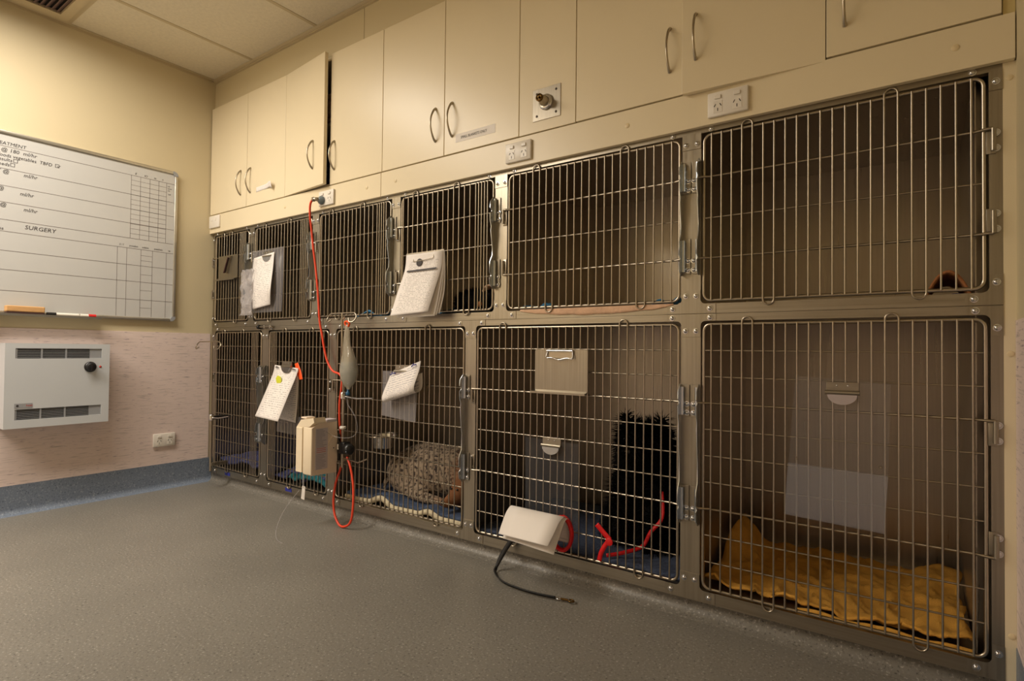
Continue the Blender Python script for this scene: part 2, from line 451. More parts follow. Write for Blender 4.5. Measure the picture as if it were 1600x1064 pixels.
def troffer(label, cell, watt):
    i, j = cell; x0, x1, y0, y1 = xs[i]+.008, xs[i+1]-.008, ys[j+1]+.008, ys[j]-.008
    t = thing('ceiling_light', label, 'ceiling light', ((x0+x1)/2, (y0+y1)/2, CEIL), 'recessed fluorescent ceiling lights')
    f_ = MB()
    for a, b in (((x0, y0), (x0+.03, y1)), ((x1-.03, y0), (x1, y1)), ((x0+.03, y0), (x1-.03, y0+.03)), ((x0+.03, y1-.03), (x1-.03, y1))):
        f_.box((*a, CEIL-.006), (*b, CEIL+.010))
    f_.build('light_frame', 'white_plastic', t)
    mname = 'diffuser_%d%d' % cell
    mat(mname, (240, 236, 226), .5, emit=LAMP_COL, estr=watt/14.)
    MB().box((x0+.028, y0+.028, CEIL+.002), (x1-.028, y1-.028, CEIL+.008)).build('diffuser', mname, t)
    l = bpy.data.lights.new('tube_light', 'AREA'); l.shape = 'RECTANGLE'; l.size = x1-x0-.07; l.size_y = y1-y0-.07
    l.energy = watt; l.color = LAMP_COL; l.spread = math.radians(172)
    lo = bpy.data.objects.new('tube_light', l); COL.objects.link(lo); lo.location = ((x0+x1)/2, (y0+y1)/2, CEIL-.004)
    adopt(lo, t)
troffer('recessed ceiling light above the whiteboard side of the room', (1, 1), KEY_W)
troffer('recessed ceiling light behind the camera over the open floor', (1, 2), FILL_W)

# fascia boards under the cupboards
caps_x = ([.778, 1.418], [1.606, 2.688, 3.526])
for n_, (a, b), cx in ((1, (.003, 1.511), caps_x[0]), (2, (1.5135, XR-.002), caps_x[1])):
    o = struct('trim_%d' % n_, MB().box((a, -.018, 1.472), (b, -.001, 1.578), .0015), 'cream')
    for x in cx:
        MB().lathe((x, -.018, 1.527), (0, -1, 0), [(.008, 0), (.008, .001), (.006, .002)], 12).build('screw_cap', 'caps', o, smooth=True)
MB().box((.003, -.001, 1.474), (XR-.002, .02, 1.58)).build('backing_board', 'cream', bpy.data.objects['trim_1'])

# ------------------------------------------------------------------ wall cupboards
CZ0, CZ1 = 1.581, 2.222
def handle_mesh():
    pts = catmull([(0, 0, -.068), (0, -.012, -.058), (0, -.026, -.03), (0, -.031, 0), (0, -.026, .03), (0, -.012, .058), (0, 0, .068)], 4)
    rr = [.0035+.0022*abs(2*i/(len(pts)-1)-1)**2 for i in range(len(pts))]
    return MB().tube(pts, rr, 8).mesh('handle', 'nickel', True)
HM = handle_mesh()
def cupboard(label, x0, x1, doors):
    t = thing('wall_cupboard', label, 'cupboard', ((x0+x1)/2, 0, CZ0))
    c = MB()
    c.box((x0+.002, 0.002, CZ0), (x0+.018, .33, CZ1)); c.box((x1-.018, .002, CZ0), (x1-.002, .33, CZ1))
    c.box((x0+.018, .002, CZ0), (x1-.018, .33, CZ0+.016)); c.box((x0+.018, .002, CZ1-.016), (x1-.018, .33, CZ1))
    c.box((x0+.018, .314, CZ0+.016), (x1-.018, .33, CZ1-.016)); c.box((x0+.018, .03, 1.9), (x1-.018, .314, 1.916))
    c.build('cupboard_body', 'cream', t)
    for d in doors:
        a, b, hinge, ang, hx, hz = d
        dx = b-a-.003; hx_loc = a+.0015 if hinge == 'L' else b-.0015
        sgn = 1 if hinge == 'L' else -1
        m_ = MB().box((0 if sgn > 0 else -dx, -.018, CZ0+.002), (dx if sgn > 0 else 0, 0, CZ1-.002), .0012)
        sag = -.010 if ang and hinge == 'R' else 0
        do = m_.build('cupboard_door', 'cream', t, loc=(hx_loc, 0.0, sag), rot=(0, 0, -sgn*math.radians(ang)))
        if hx is not None:
            h = bpy.data.objects.new('handle', HM); COL.objects.link(h); h.parent = do
            h.location = (hx-hx_loc, -.018, hz)
    return t
cupboard('wall cupboard in the left corner with a curled paper strip on one door', .004, .774, [(.006, .404, 'L', 0, .345, 1.724), (.404, .774, 'R', 0, .445, 1.722)])
tB = cupboard('wall cupboard whose left door stands ajar above the red plug', .774, 1.518, [(.774, 1.146, 'L', 5.2, 1.048, 1.742), (1.146, 1.518, 'R', 0, 1.181, 1.720)])
cupboard('wall cupboard bearing the small blankets label between ajar cupboard and outlet panel', 1.518, 2.259, [(1.518, 1.888, 'L', 0, 1.840, 1.718), (1.888, 2.259, 'R', 0, 1.931, 1.720)])
cupboard('wall cupboard right of the outlet panel with its right door slightly ajar', 2.497, 3.254, [(2.497, 2.871, 'L', 0, 2.828, 1.730), (2.871, 3.254, 'R', 3.6, 2.913, 1.746)])
cupboard('rightmost wall cupboard above the largest cages, cut by the top edge', 3.254, 3.620, [(3.254, 3.612, 'R', 0, 3.298, 1.722)])
tf = struct('trim_4', MB().box((2.2605, -.018, CZ0+.001), (2.4955, 0, CZ1), .001), 'cream')
struct('trim_5', MB().box((3.613, -.008, CZ0+.001), (XR-.001, .0, CZ1)), 'cream_edge')
# things inside the ajar cupboard
def cloth_stack(name, label, x0, x1, y0, y1, z0, n, m, seed):
    t = thing(name, label, 'towel', ((x0+x1)/2, (y0+y1)/2, z0))
    rnd = random.Random(seed)
    for k in range(n):
        d = rnd.uniform(0, .012)
        MB().box((x0+d, y0+d, z0+k*.03), (x1-d, y1, z0+k*.03+.028), .010).build('folded_layer', m, t, smooth=True)
cloth_stack('folded_towel', 'dark folded towels on the lower shelf of the ajar cupboard', .82, 1.45, .05, .30, CZ0+.017, 7, 'blanket_purple', 1)
cloth_stack('folded_towel', 'pale folded towels on the upper shelf of the ajar cupboard', .82, 1.45, .06, .30, 1.917, 6, 'towel_pink', 2)
# paper labels on the doors
lb = MB().box((1.951, -.0188, 1.622), (2.150, -.0182, 1.655)).build('door_label', 'paper')
tag(lb, 'white strip label lettered small blankets only on a cupboard door', 'label')
text_mesh('label_text', 'SMALL BLANKETS ONLY', .0155, (1.978, -.0190, 1.633), (1, 0, 0), (0, 0, 1), 'ink', lb, sx=.78)
cs = MB().ruled(catmull([(.505, -.0186, 1.672), (.56, -.0187, 1.6745), (.61, -.021, 1.677), (.65, -.033, 1.680), (.685, -.045, 1.672)], 4),
                catmull([(.505, -.0186, 1.646), (.56, -.0187, 1.6485), (.61, -.020, 1.650), (.645, -.026, 1.650), (.68, -.034, 1.638)], 4), 3).build('door_label', 'form_print', None, True, solid=.0006)
tag(cs, 'peeling curled paper strip on the cupboard door in the left corner', 'label')

# ------------------------------------------------------------------ power points
def gpo(label, origin, right, mirror=False, wdt=.114, hgt=.072, sockets=2):
    R = Vector(right); U = Vector((0, 0, 1)); N_ = R.cross(U); o0 = Vector(origin)
    def q(a, b, c): return tuple(o0+R*a+U*b+N_*c)
    t = thing('power_outlet', label, 'power outlet', origin, 'power outlets')
    MB().box(q(-wdt/2, -hgt/2, 0), q(wdt/2, hgt/2, .0105), .003).build('cover_plate', 'white_plastic', t, smooth=True)
    if sockets == 0:
        for s in (-1, 1):
            MB().box(q(s*.022-.008, .006, .0105), q(s*.022+.008, .026, .0125), .001).build('switch', 'white_plastic', t)
        return t
    for s in ((-1, 1) if sockets == 2 else (1,)):
        MB().box(q(s*.027-.009, .014, .0105), q(s*.027+.009, .025, .0145), .001).build('switch', 'white_plastic', t)
        MB().box(q(s*.027-.013, -.026, .0105), q(s*.027+.013, .008, .0115), .0005).build('socket_face', 'white_plastic', t)
        for dx, dz, an in ((-.008, -.004, 30), (.008, -.004, -30), (0, -.017, 0)):
            a = math.radians(an); c_ = o0+R*(s*.027+dx)+U*dz+N_*.0113
            dv = R*math.sin(a)*.0045+U*math.cos(a)*.0045; pv = (R*math.cos(a)-U*math.sin(a))*.0012
            m_ = MB(); i = 0
            vs = [c_+dv+pv, c_+dv-pv, c_-dv-pv, c_-dv+pv]
            m_.v = [tuple(p) for p in vs]+[tuple(p+N_*.0006) for p in vs]
            m_.f = [(0, 1, 2, 3), (4, 5, 6, 7), (0, 1, 5, 4), (1, 2, 6, 5), (2, 3, 7, 6), (3, 0, 4, 7)]
            m_.build('pin_slot', 'slot', t)
    return t
gpo('white double power outlet on the fascia in the left corner, blank faced', (.072, -.018, 1.536), (1, 0, 0), sockets=0, wdt=.114)
gpo('white double power outlet on the fascia holding the clear grey plug', (1.134, -.018, 1.521), (1, 0, 0))
gpo('white double power outlet on the fascia below the outlet panel', (2.262, -.018, 1.524), (1, 0, 0))
gpo('white double power outlet on the fascia under the right ajar cupboard door', (3.004, -.018, 1.524), (1, 0, 0))
gpo('white double power outlet low on the speckled pink left wall', (.003, -.248, .273), (0, 1, 0))

# gas outlet plate on the filler panel
t = thing('gas_outlet', 'square steel plate with a protruding round gas outlet nozzle', 'wall outlet', (2.379, -.018, 1.677))
MB().box((2.321, -.0205, 1.620), (2.437, -.018, 1.734), .0006).build('steel_plate', 'steel', t)
for a in (-.040, .040):
    for b in (-.040, .040):
        MB().lathe((2.379+a, -.0205, 1.677+b), (0, -1, 0), [(.0045, 0), (.0045, .001), (.0025, .002)], 10).build('screw', 'slot', t, smooth=True)
MB().lathe((2.379, -.0205, 1.679), (0, -1, 0), [(.028, 0), (.028, .006), (.025, .010), (.019, .011), (.019, .013)], 24).build('flange', 'chrome', t, smooth=True)
MB().lathe((2.379, -.0335, 1.679), (0, -1, 0), [(.018, 0), (.018, .012), (.015, .016), (.013, .030)], 20).build('nozzle_body', 'nickel', t, smooth=True)
MB().lathe((2.379, -.0635, 1.679), (0, -1, 0), [(.014, 0), (.014, .006), (.010, .008), (.010, .003), (.004, .003), (.004, .012)], 20).build('nozzle_tip', 'brass', t, smooth=True)

# ------------------------------------------------------------------ cages
UD = [(.048, .410), (.477, .987), (1.056, 1.561), (1.631, 2.131), (2.206, 2.855), (2.930, 3.579)]
LD = [(.070, .552), (.632, 1.134), (1.204, 1.991), (2.063, 2.854), (2.931, 3.581)]
UT, UB, LT, LB = 1.449, .952, .880, .097
UH = [1.323, 1.199, 1.079]; LH = [.880-.0783*k for k in range(1, 10)]
OM = .009
# face frame
frame = thing('cage_frame', 'stainless steel face frame of posts and rails holding all the cages', 'cage frame', (1.82, 0, .053))
def open_(d): return (d[0]-OM, d[1]+OM)
def posts(doors, xl, xr):
    e = [xl]+[q for d in doors for q in open_(d)]+[xr]
    return [(e[i], e[i+1]) for i in range(0, len(e), 2)]
UP = posts(UD, .022, 3.613); LP_ = posts(LD, .022, 3.613)
for a, b in UP: MB().box((a, .0005, UB-OM-.002), (b, .02, UT+OM+.002)).build('post', 'steel', frame)
for a, b in LP_: MB().box((a, .0005, LB-OM-.004), (b, .02, LT+OM+.002)).build('post', 'steel', frame)
MB().box((.022, 0, UT+OM), (3.613, .02, 1.50)).build('top_rail', 'steel_h', frame)
MB().box((.022, 0, .9125), (3.613, .02, UB-OM-.001)).build('upper_sill', 'steel_h', frame)
MB().box((.022, 0, LT+OM+.001), (3.613, .02, .9115)).build('lower_head', 'steel_h', frame)
MB().box((.022, 0, .053), (3.613, .02, LB-OM)).build('bottom_rail', 'steel_h', frame)
BOLT = MB().lathe((0, 0, 0), (0, -1, 0), [(.0085, 0), (.0085, .0012), (.0062, .0014), (.0058, .003), (.0040, .0048), (.0015, .0056)], 12).mesh('bolt', 'chrome', True)
def bolt(parent, x, z, y=-.002): return link_mesh('bolt', BOLT, parent, (x, y, z))
def fil(cx, cz, r, a0, a1, n=5):
    return [(cx+r*math.cos(math.radians(a0+(a1-a0)*k/n)), cz+r*math.sin(math.radians(a0+(a1-a0)*k/n))) for k in range(n+1)]
def tee_plate(a, b, zs, zf, up_, fl=.045, r=.014, bolts=True, left=True, right=True):
    """post stub a..b to height zs; flange zf=(z_far, z_near) widens by fl each side; up_: stub points up"""
    zfar, znear = zf; s = 1 if up_ else -1
    P = []
    def Q(x, z): P.append((x, z))
    Q(a, zs); Q(b, zs)
    if right:
        # concave fillet
        for k in range(6):
            an = PI + (PI/2)*k/5
            P.append((b+r+r*math.cos(an), znear+s*(r+r*math.sin(an))))
        Q(b+fl, znear); Q(b+fl, zfar)
    else: Q(b, zfar)
    if left:
        Q(a-fl, zfar); Q(a-fl, znear)
        for k in range(6):
            an = 1.5*PI - (PI/2)*k/5
            P.append((a-r-r*math.cos(an)-0, znear+s*(r+r*math.sin(an))))
    else: Q(a, zfar)
    o = MB().prism(P, 'y', -.0018, .0006).build('joint_plate', 'steel', frame)
    if bolts:
        m_ = (a+b)/2; hw = min(.019, (b-a)*.27)
        zb = zs-s*.018
        if b-a > .04:
            bolt(o, m_-hw, zb); bolt(o, m_+hw, zb)
        else: bolt(o, m_, zb)
        zf_ = (zfar+znear)/2
        if left: bolt(o, a-fl*.62, zf_)
        if right: bolt(o, b+fl*.62, zf_)
    return o
for i, (a, b) in enumerate(UP):
    lf, rg = i > 0, i < len(UP)-1
    # top plate
    o = MB().box((a, -.0018, UT-.036), (b, .0006, UT+OM+.002)).build('joint_plate', 'steel', frame)
    m_ = (a+b)/2
    if b-a > .04: bolt(o, m_-.017, UT-.020); bolt(o, m_+.017, UT-.020)
    else: bolt(o, m_, UT-.016)
    for s_ in ([-1] if lf else [])+([1] if rg else []): bolt(o, m_+s_*((b-a)/2+.03), UT+OM+.007, -.0005)
    tee_plate(a, b, UB+.032, (.9135, UB-OM-.001), True, left=lf, right=rg)
for i, (a, b) in enumerate(LP_):
    lf, rg = i > 0, i < len(LP_)-1
    tee_plate(a, b, LT-.038, (.9105, LT+OM+.001), False, left=lf, right=rg)
    tee_plate(a, b, LB+.036, (.056, LB-OM), True, left=lf, right=rg)

def wire_mesh(h, r): return MB().tube([(0, 0, 0), (0, 0, h)], r, 6).mesh('vertical_bar', 'wire', True)
VU = wire_mesh(UT-UB, .0026); VL = wire_mesh(LT-LB, .0026)
def loop_mesh(z0, z1, w_, top):
    e = .019; pts = []
    ar = [(-w_/2*math.cos(math.radians(a)), w_/2*math.sin(math.radians(a))) for a in range(0, 181, 20)]
    if top: pts = [(-w_/2, 0, z0)]+[(x, 0, z1+e-w_/2+z) for x, z in ar]+[(w_/2, 0, z0)]
    else: pts = [(-w_/2, 0, z1)]+[(x, 0, z0-e+w_/2-z) for x, z in ar]+[(w_/2, 0, z1)]
    return MB().tube(pts, .0026, 6).mesh('loop_bar', 'wire', True)
SP = .0287
LOOPS = {(r, t): loop_mesh(*((UB, UT) if r == 'U' else (LB, LT)), SP, t) for r in 'UL' for t in (True, False)}

def latch_fin(rods, row):
    """chrome latch fin in the y-z plane, protruding into the room; local x=0 at the post edge"""
    zt, zb = rods[0], rods[-1]
    poly = [(-.0005, zt+.052), (-.014, zt+.056), (-.034, zt+.034), (-.036, zt+.010), (-.026, zt+.004), (-.026, zt-.004), (-.036, zt-.010), (-.034, zt-.040),
            (-.027, zt-.060), (-.030, zt-.075), (-.024, (zt+zb)/2+.01), (-.019, (zt+zb)/2-.02), (-.020, zb+.075), (-.034, zb+.050), (-.036, zb+.010), (-.026, zb+.004), (-.026, zb-.004), (-.036, zb-.010),
            (-.032, zb-.036), (-.014, zb-.052), (-.0005, zb-.050)]
    return poly
def cage(row, k, label, latch, dense=False):
    L_, R_ = (UD if row == 'U' else LD)[k]
    top, bot = (UT, UB) if row == 'U' else (LT, LB)
    D_ = UD if row == 'U' else LD
    xa = .026 if k == 0 else (D_[k-1][1]+L_)/2+.003
    xb = 3.566 if k == len(D_)-1 else (R_+D_[k+1][0])/2-.003
    za, zb = (.9155, 1.468) if row == 'U' else (.062, .9085)
    t = thing('animal_cage', label, 'cage', ((L_+R_)/2, .2, za), 'stainless steel animal cages, '+('upper row' if row == 'U' else 'lower row'))
    MB().box((xa, .657, za), (xb, .66, zb)).build('back_panel', 'steel_in', t)
    MB().box((xa, .0205, za), (xa+.0025, .657, zb)).build('side_panel', 'steel_in', t)
    MB().box((xb-.0025, .0205, za), (xb, .657, zb)).build('side_panel', 'steel_in', t)
    MB().box((xa+.0025, .0205, zb-.003), (xb-.0025, .657, zb)).build('roof_panel', 'steel_in', t)
    MB().box((xa+.0025, .0205, za), (xb-.0025, .657, za+.016)).build('floor_panel', 'steel_in', t)
    if k == len(D_)-1: MB().box((xb, .09, za), (3.612, .657, zb)).build('side_flange', 'steel_in', t)
    out = [(x, .002, z) for x, z in rrect(L_, R_, bot, top, .02)]
    door = MB().tube(out, .0048, 8, closed=True).build('door', 'wire', t, True)
    # vertical bars
    xs_ = []
    if dense:
        if latch == 'R':
            x = R_-.083
            dn = [x+.0146*i for i in (1, 2, 3, 4)]
            while x > L_+.010: xs_.append(x); x -= SP
            xs_ = xs_[::-1]
        else:
            x = L_+.073; dn = [x-.0146*i for i in (1, 2, 3, 4)]
            while x < R_-.010: xs_.append(x); x += SP
        ti = [2, len(xs_)-5]; bi = [4, len(xs_)-3]
        for x in dn: link_mesh('vertical_bar', VU if row == 'U' else VL, door, (x, -.0052, bot))
    else:
        n = int(round((R_-L_)/SP)); st = (R_-L_)/n
        x0 = L_+(R_-L_-(n-2)*SP)/2 if abs(st-SP) < .002 else L_+st
        xs_ = [x0+SP*i for i in range(n-1) if x0+SP*i < R_-.012]
        m_ = len(xs_)
        ti = [3, m_-7]; bi = [5, m_-5]
    skip = {}
    for i in ti: skip[i] = True; skip[i+1] = None
    for i in bi:
        if i not in skip and i+1 not in skip: skip[i] = False; skip[i+1] = None
    for i, x in enumerate(xs_):
        if i in skip:
            if skip[i] is None: continue
            link_mesh('loop_bar', LOOPS[(row, skip[i])], door, (x+SP/2, -.0052, 0))
        else: link_mesh('vertical_bar', VU if row == 'U' else VL, door, (x, -.0052, bot))
    # horizontal bars
    hz = UH if row == 'U' else LH
    rods = [UH[0], UH[2]] if row == 'U' else [LH[2], LH[6]]
    for z in hz:
        if z in rods:
            e1, e2 = (L_-.022, R_+.016)
            p = [(e1, -.007, 0), (L_-.006, -.007, 0), (L_+.018, .003, 0), (R_-.018, .003, 0), (R_+.006, -.007, 0), (e2, -.007, 0)]
            MB().tube(p, .0036, 6).build('latch_rod', 'wire', door, True, loc=(0, 0, z))
        else:
            MB().tube([(L_, .003, 0), (R_, .003, 0)], .0025, 6).build('horizontal_bar', 'wire', door, True, loc=(0, 0, z))
    # latch on the post beside the door
    s = 1 if latch == 'R' else -1
    xe = (R_+OM+.001) if s > 0 else (L_-OM-.001)
    fin = MB().prism(latch_fin(rods, row), 'x', xe, xe+s*.0022)
    la = fin.build('latch', 'zinc', t, True)
    zt, zb2 = rods
    for zr, h0, h1 in ((zt, .052, -.044), (zb2, .062, -.046)):
        leaf = MB().box((xe+s*.002, -.0035, zr+h1), (xe+s*.026, -.002, zr+h0), .0006).build('latch_leaf', 'steel', la)
        MB().tube([(xe+s*.006, -.010, zr+h1+.006), (xe+s*.006, -.010, zr+h0-.006)], .0065, 10).build('latch_knuckle', 'zinc', la, True)
        for dz in (h1+.012, -.006):
            bolt(la, xe+s*.019, zr+dz, -.0034)
    # hinges on the other side
    xh = (L_-.018) if s > 0 else (R_+.013)
    for zr, dn_ in zip(rods, (-1, 1)):
        hg = MB().box((xh-.009, -.0025, zr+dn_*.004), (xh+.009, -.0004, zr+dn_*.058), .0005)
        hg.tube([(xh-s*.004, -.007, zr), (xh-s*.004, -.007, zr+dn_*.052)], .0055, 10)
        ho = hg.build('hinge', 'steel', t, True)
        if xh > .03:
            for dz in (.010, .046): bolt(ho, xh+(.009 if s < 0 else -.004), zr+dn_*dz, -.0024)
    return t
UL = ['leftmost upper cage, narrow, with a steel clipboard on its door', 'second upper cage from the left, paper form in plastic hung on its door',
      'third upper cage from the left, below the red plugged cord', 'fourth upper cage from the left with a thick sheaf of forms on its door',
      'fifth upper cage from the left with a pale towel over its sill', 'rightmost upper cage, large and nearly empty, tan towel in its corner']
LL = ['leftmost lower cage, tall and narrow, beside the hooked drip stand', 'second lower cage from the left with a form and orange tag on its door',
      'third lower cage from the left holding the speckled sleeping dog', 'fourth lower cage from the left holding the black shaggy dog',
      'rightmost lower cage with the yellow towel on its floor']
for k in range(6): cage('U', k, UL[k], 'L' if k == 5 else 'R', k < 4)
for k in range(5): cage('L', k, LL[k], 'L' if k in (1, 4) else 'R', k < 2)
for x, w_ in ((.20, .055), (.80, .055)):
    o = MB().box((x, -.0012, .060), (x+w_, -.0001, .078)).build('rail_sticker', 'blue_label', frame)

sb = MB().tube([(.545, -.012, .9075), (.672, -.012, .9075)], .0045, 8).build('slide_bolt', 'wire', frame, True)
MB().lathe((.552, -.012, .9075), (-1, 0, 0), [(.010, 0), (.012, .004), (.012, .014), (.008, .018)], 12).build('bolt_knob', 'black_plastic', sb, True)
for x in (.60, .655): MB().box((x-.006, -.018, .899), (x+.006, -.0015, .916), .002).build('bolt_keeper', 'chrome', sb)
# ------------------------------------------------------------------ whiteboard
YE = -.212; YB = -2.0; Z0, Z1 = .941, 1.787
wb = thing('whiteboard', 'wall whiteboard ruled into treatment and surgery charts', 'whiteboard', (0, -1.1, Z0))
MB().box((.003, YB, Z0), (.014, YE, Z1)).build('board_panel', 'board_white', wb)
for a, b in (((.003, YB, Z1-.014), (.022, YE-.02, Z1+.002)), ((.003, YB, Z0-.002), (.022, YE-.02, Z0+.014)), ((.003, YE-.012, Z0+.02), (.022, YE+.003, Z1-.02))):
    MB().box(a, b, .003).build('frame_rail', 'alu', wb, True)
for zc, s in ((Z1-.02, 1), (Z0+.02, -1)):
    pts = [(YE-.022, zc+s*.006), (YE-.022, zc+s*.0225)]+[(YE-.022+.0265*math.sin(math.radians(a)), zc-s*.004+s*.0265*math.cos(math.radians(a))) for a in range(10, 91, 16)]+[(YE-.014, zc-s*.004)]
    MB().prism(pts, 'x', .003, .0235).build('frame_corner', 'heater_grey', wb)
MB().prism([(.014, .938), (.020, .932), (.060, .932), (.064, .942), (.060, .942), (.058, .9365), (.020, .9365), (.016, .945)], 'y', -1.6, -.577).build('pen_tray', 'alu', wb)
g = MB(); X = .0141
def hl(y0, y1, z, w=.0011): g.box((X, y0, z-w), (X+.0004, y1, z+w))
def vl(y, z0, z1, w=.0009): g.box((X, y-w, z0), (X+.0004, y+w, z1))
for z in (1.716, 1.612, 1.533, 1.457, 1.376, 1.322, 1.233, 1.145, 1.048): hl(YB+.02, YE-.012, z)
for y in (-.442, -.397, -.351, -.306, -.266): vl(y, 1.376, 1.716)
for k in range(12): hl(-.442, -.266, 1.69-.0262*k, .0008)
for y in (-.500, -.456, -.388, -.331, -.260): vl(y, .957, 1.322)
for z in (1.290, 1.262, 1.186, 1.100, 1.005): hl(-.388, -.331, z, .0008)
g.build('ruled_grid', 'board_line', wb)
def wt(s, y, z, size, al='LEFT', m='ink', sx=1., sh=.15): text_mesh('handwriting', s, size, (.0142, y, z), (0, 1, 0), (0, 0, 1), m, wb, al, sh, sx=sx)
wt('TREATMENT', -.886, 1.7225, .022, 'RIGHT')
wt('IFT @ 180  ml/hr', -.845, 1.692, .024, 'RIGHT')
wt('foods vegetables  TBFD', -.785, 1.668, .022, 'RIGHT', sx=.95)
wt('results', -.935, 1.648, .022, 'RIGHT'); wt('meds', -.944, 1.626, .022, 'RIGHT')
for y, z in ((-.765, 1.668), (-.923, 1.648), (-.933, 1.627)):
    b_ = MB(); s_ = .008
    for a, c in (((y-s_, z), (y+s_, z+.0016)), ((y-s_, z+.015), (y+s_, z+.0166)), ((y-s_, z), (y-s_+.0016, z+.0166)), ((y+s_-.0016, z), (y+s_, z+.0166))):
        b_.box((.0141, a[0], a[1]), (.0148, c[0], c[1]))
    b_.build('tick_box', 'ink', wb)
wt('✓', -.770, 1.668, .022)
wt('IFT @', -.945, 1.592, .024, 'RIGHT'); wt('ml/hr', -.893, 1.590, .024)
wt('IFT @', -.962, 1.512, .024, 'RIGHT'); wt('ml/hr', -.905, 1.500, .024)
wt('IFT @', -.952, 1.437, .024, 'RIGHT'); wt('ml/hr', -.890, 1.428, .024)
wt('SURGERY', -.884, 1.345, .027, sx=1.05); wt('ops', -.960, 1.328, .020, 'RIGHT')
for s, y in (('E', -.425), ('IO', -.380), ('m', -.332), ('+', -.292)): wt(s, y, 1.722, .016)
for i, s in enumerate(('vet', 'nurse', 'init')): wt(s, -.260, 1.695-.012*i, .011, sx=.8)
wt('bill', -.257, 1.650, .011)
for s, y in (('D / T', -.492), ('procedure', -.445), ('sedation', -.384), ('anaesthetic', -.324), ('vet', -.252)): wt(s, y, 1.331, .014, sx=.7)
er = thing('board_eraser', 'wooden whiteboard eraser with dark felt lying on the tray', 'eraser', (.040, -.88, .9368))
MB().box((.026, -.951, .9372), (.060, -.812, .950), .002).build('felt_pad', 'felt', er)
MB().box((.025, -.953, .950), (.061, -.810, .978), .004).build('wooden_block', 'wood_eraser', er)
def marker(label, y0, y1, cap, body, capside):
    t = thing('marker_pen', label, 'marker', (.045, (y0+y1)/2, .9368), 'whiteboard markers')
    c = .045; z = .9462
    yc = y0+.036 if capside < 0 else y1-.032
    MB().tube([(c, y0 if capside > 0 else yc, z), (c, yc if capside > 0 else y1, z)], .0085, 12).build('barrel', body, t, True)
    MB().tube([(c, y0 if capside < 0 else yc, z), (c, yc if capside < 0 else y1, z)], .0092, 12).build('cap', cap, t, True)
marker('whiteboard marker with a black cap next to the eraser', -.800, -.672, 'black_plastic', 'white_plastic', -1)
marker('whiteboard marker with a red cap at the tray end', -.760+.095, -.600, 'red_plastic', 'white_plastic', 1)

# ------------------------------------------------------------------ wall heater
hx = .10
ht = thing('wall_heater', 'white wall panel heater with black knob below the whiteboard', 'heater', (.05, -.757, .413))
ya, yb, za, zb = -.962, -.553, .413, .804
G1 = (-.925, -.588, .734, .781); G2 = (-.923, -.587, .451, .500)
m_ = MB().box((.003, ya, za), (hx-.012, yb, zb))
for (c0, c1) in ((za, G2[2]), (G2[3], G1[2]), (G1[3], zb)): m_.box((hx-.012, ya, c0), (hx, yb, c1))
for G in (G1, G2):
    m_.box((hx-.012, ya, G[2]), (hx, G[0], G[3])); m_.box((hx-.012, G[1], G[2]), (hx, yb, G[3]))
m_.build('heater_case', 'heater_white', ht)
for G in (G1, G2):
    gr = MB().box((hx-.0119, G[0], G[2]), (hx-.011, G[1], G[3])).build('grille_recess', 'heater_dark', ht)
    sm = MB().box((hx-.010, G[0]+.004, 0), (hx-.004, G[1]-.048, .0022)).mesh('grille_slat', 'heater_grey')
    for k in range(6): link_mesh('grille_slat', sm, gr, (0, 0, G[2]+.0045+k*.0075))
    for y in (G[0]+.004, -.828, -.734): MB().box((hx-.010, y-.003, G[2]), (hx-.002, y+.003, G[3])).build('grille_post', 'heater_grey', gr)
    MB().box((hx-.009, G[1]-.050, G[2]), (hx-.004, G[1]-.002, G[3])).build('grille_blank', 'heater_grey', gr)
kn = MB().lathe((hx, -.636, .691), (1, 0, 0), [(.026, 0), (.026, .004), (.021, .006), (.019, .022), (.017, .024)], 24).build('knob', 'black_plastic', ht, True)
MB().box((hx+.024, -.640, .672), (hx+.030, -.632, .710), .002).build('knob_grip', 'black_plastic', kn)
MB().lathe((hx, -.593, .691), (1, 0, 0), [(.0055, 0), (.0055, .001), (.003, .003)], 12).build('indicator_lamp', 'red_led', ht, True)
nb = MB().box((hx, -.925, .506), (hx+.0012, -.860, .527)).build('maker_badge', 'heater_grey', ht)
MB().lathe((hx+.0012, -.914, .5165), (1, 0, 0), [(.005, 0), (.005, .0006)], 12).build('badge_dot', 'ink', nb)
text_mesh('badge_text', 'heat', .014, (hx+.0013, -.883, .5125), (0, 1, 0), (0, 0, 1), 'red_led', nb, ext=.0003)

# ------------------------------------------------------------------ paper, clips, clipboards
def sheet(name, L_, R_, m, parent=None, n=6, nu=4, th=.0006):
    return MB().ruled(catmull(L_, n), catmull(R_, n), nu).build(name, m, parent, True, solid=th)
def chart_clip(x0, x1, zt, y, label=None, parent=None, m='steel_h'):
    """spring clip: riveted strip, folded bar and rounded lip"""
    if parent is None: t = thing('chart_clip', label, 'clip', ((x0+x1)/2, y, zt-.05))
    else: t = parent
    w_ = x1-x0; xc = (x0+x1)/2
    a = MB().box((x0, y-.003, zt-.022), (x1, y, zt), .0006).build('clip_strip', m, t)
    for s in (-1, 1): MB().lathe((xc+s*w_*.17, y-.003, zt-.009), (0, -1, 0), [(.0025, 0), (.0022, .001), (.001, .0016)], 8).build('rivet', 'chrome', a, True)
    MB().tube([(x0-.002, y-.007, zt-.027), (x1+.002, y-.007, zt-.027)], .0055, 10).build('clip_bar', m, t, True)
    pts = [(xc+w_*.46*math.cos(math.radians(q)), zt-.032-.026*abs(math.sin(math.radians(q)))) for q in range(180, 361, 15)]
    MB().prism(pts, 'y', y-.012, y-.0105).build('clip_lip', 'chrome', t)
    return t
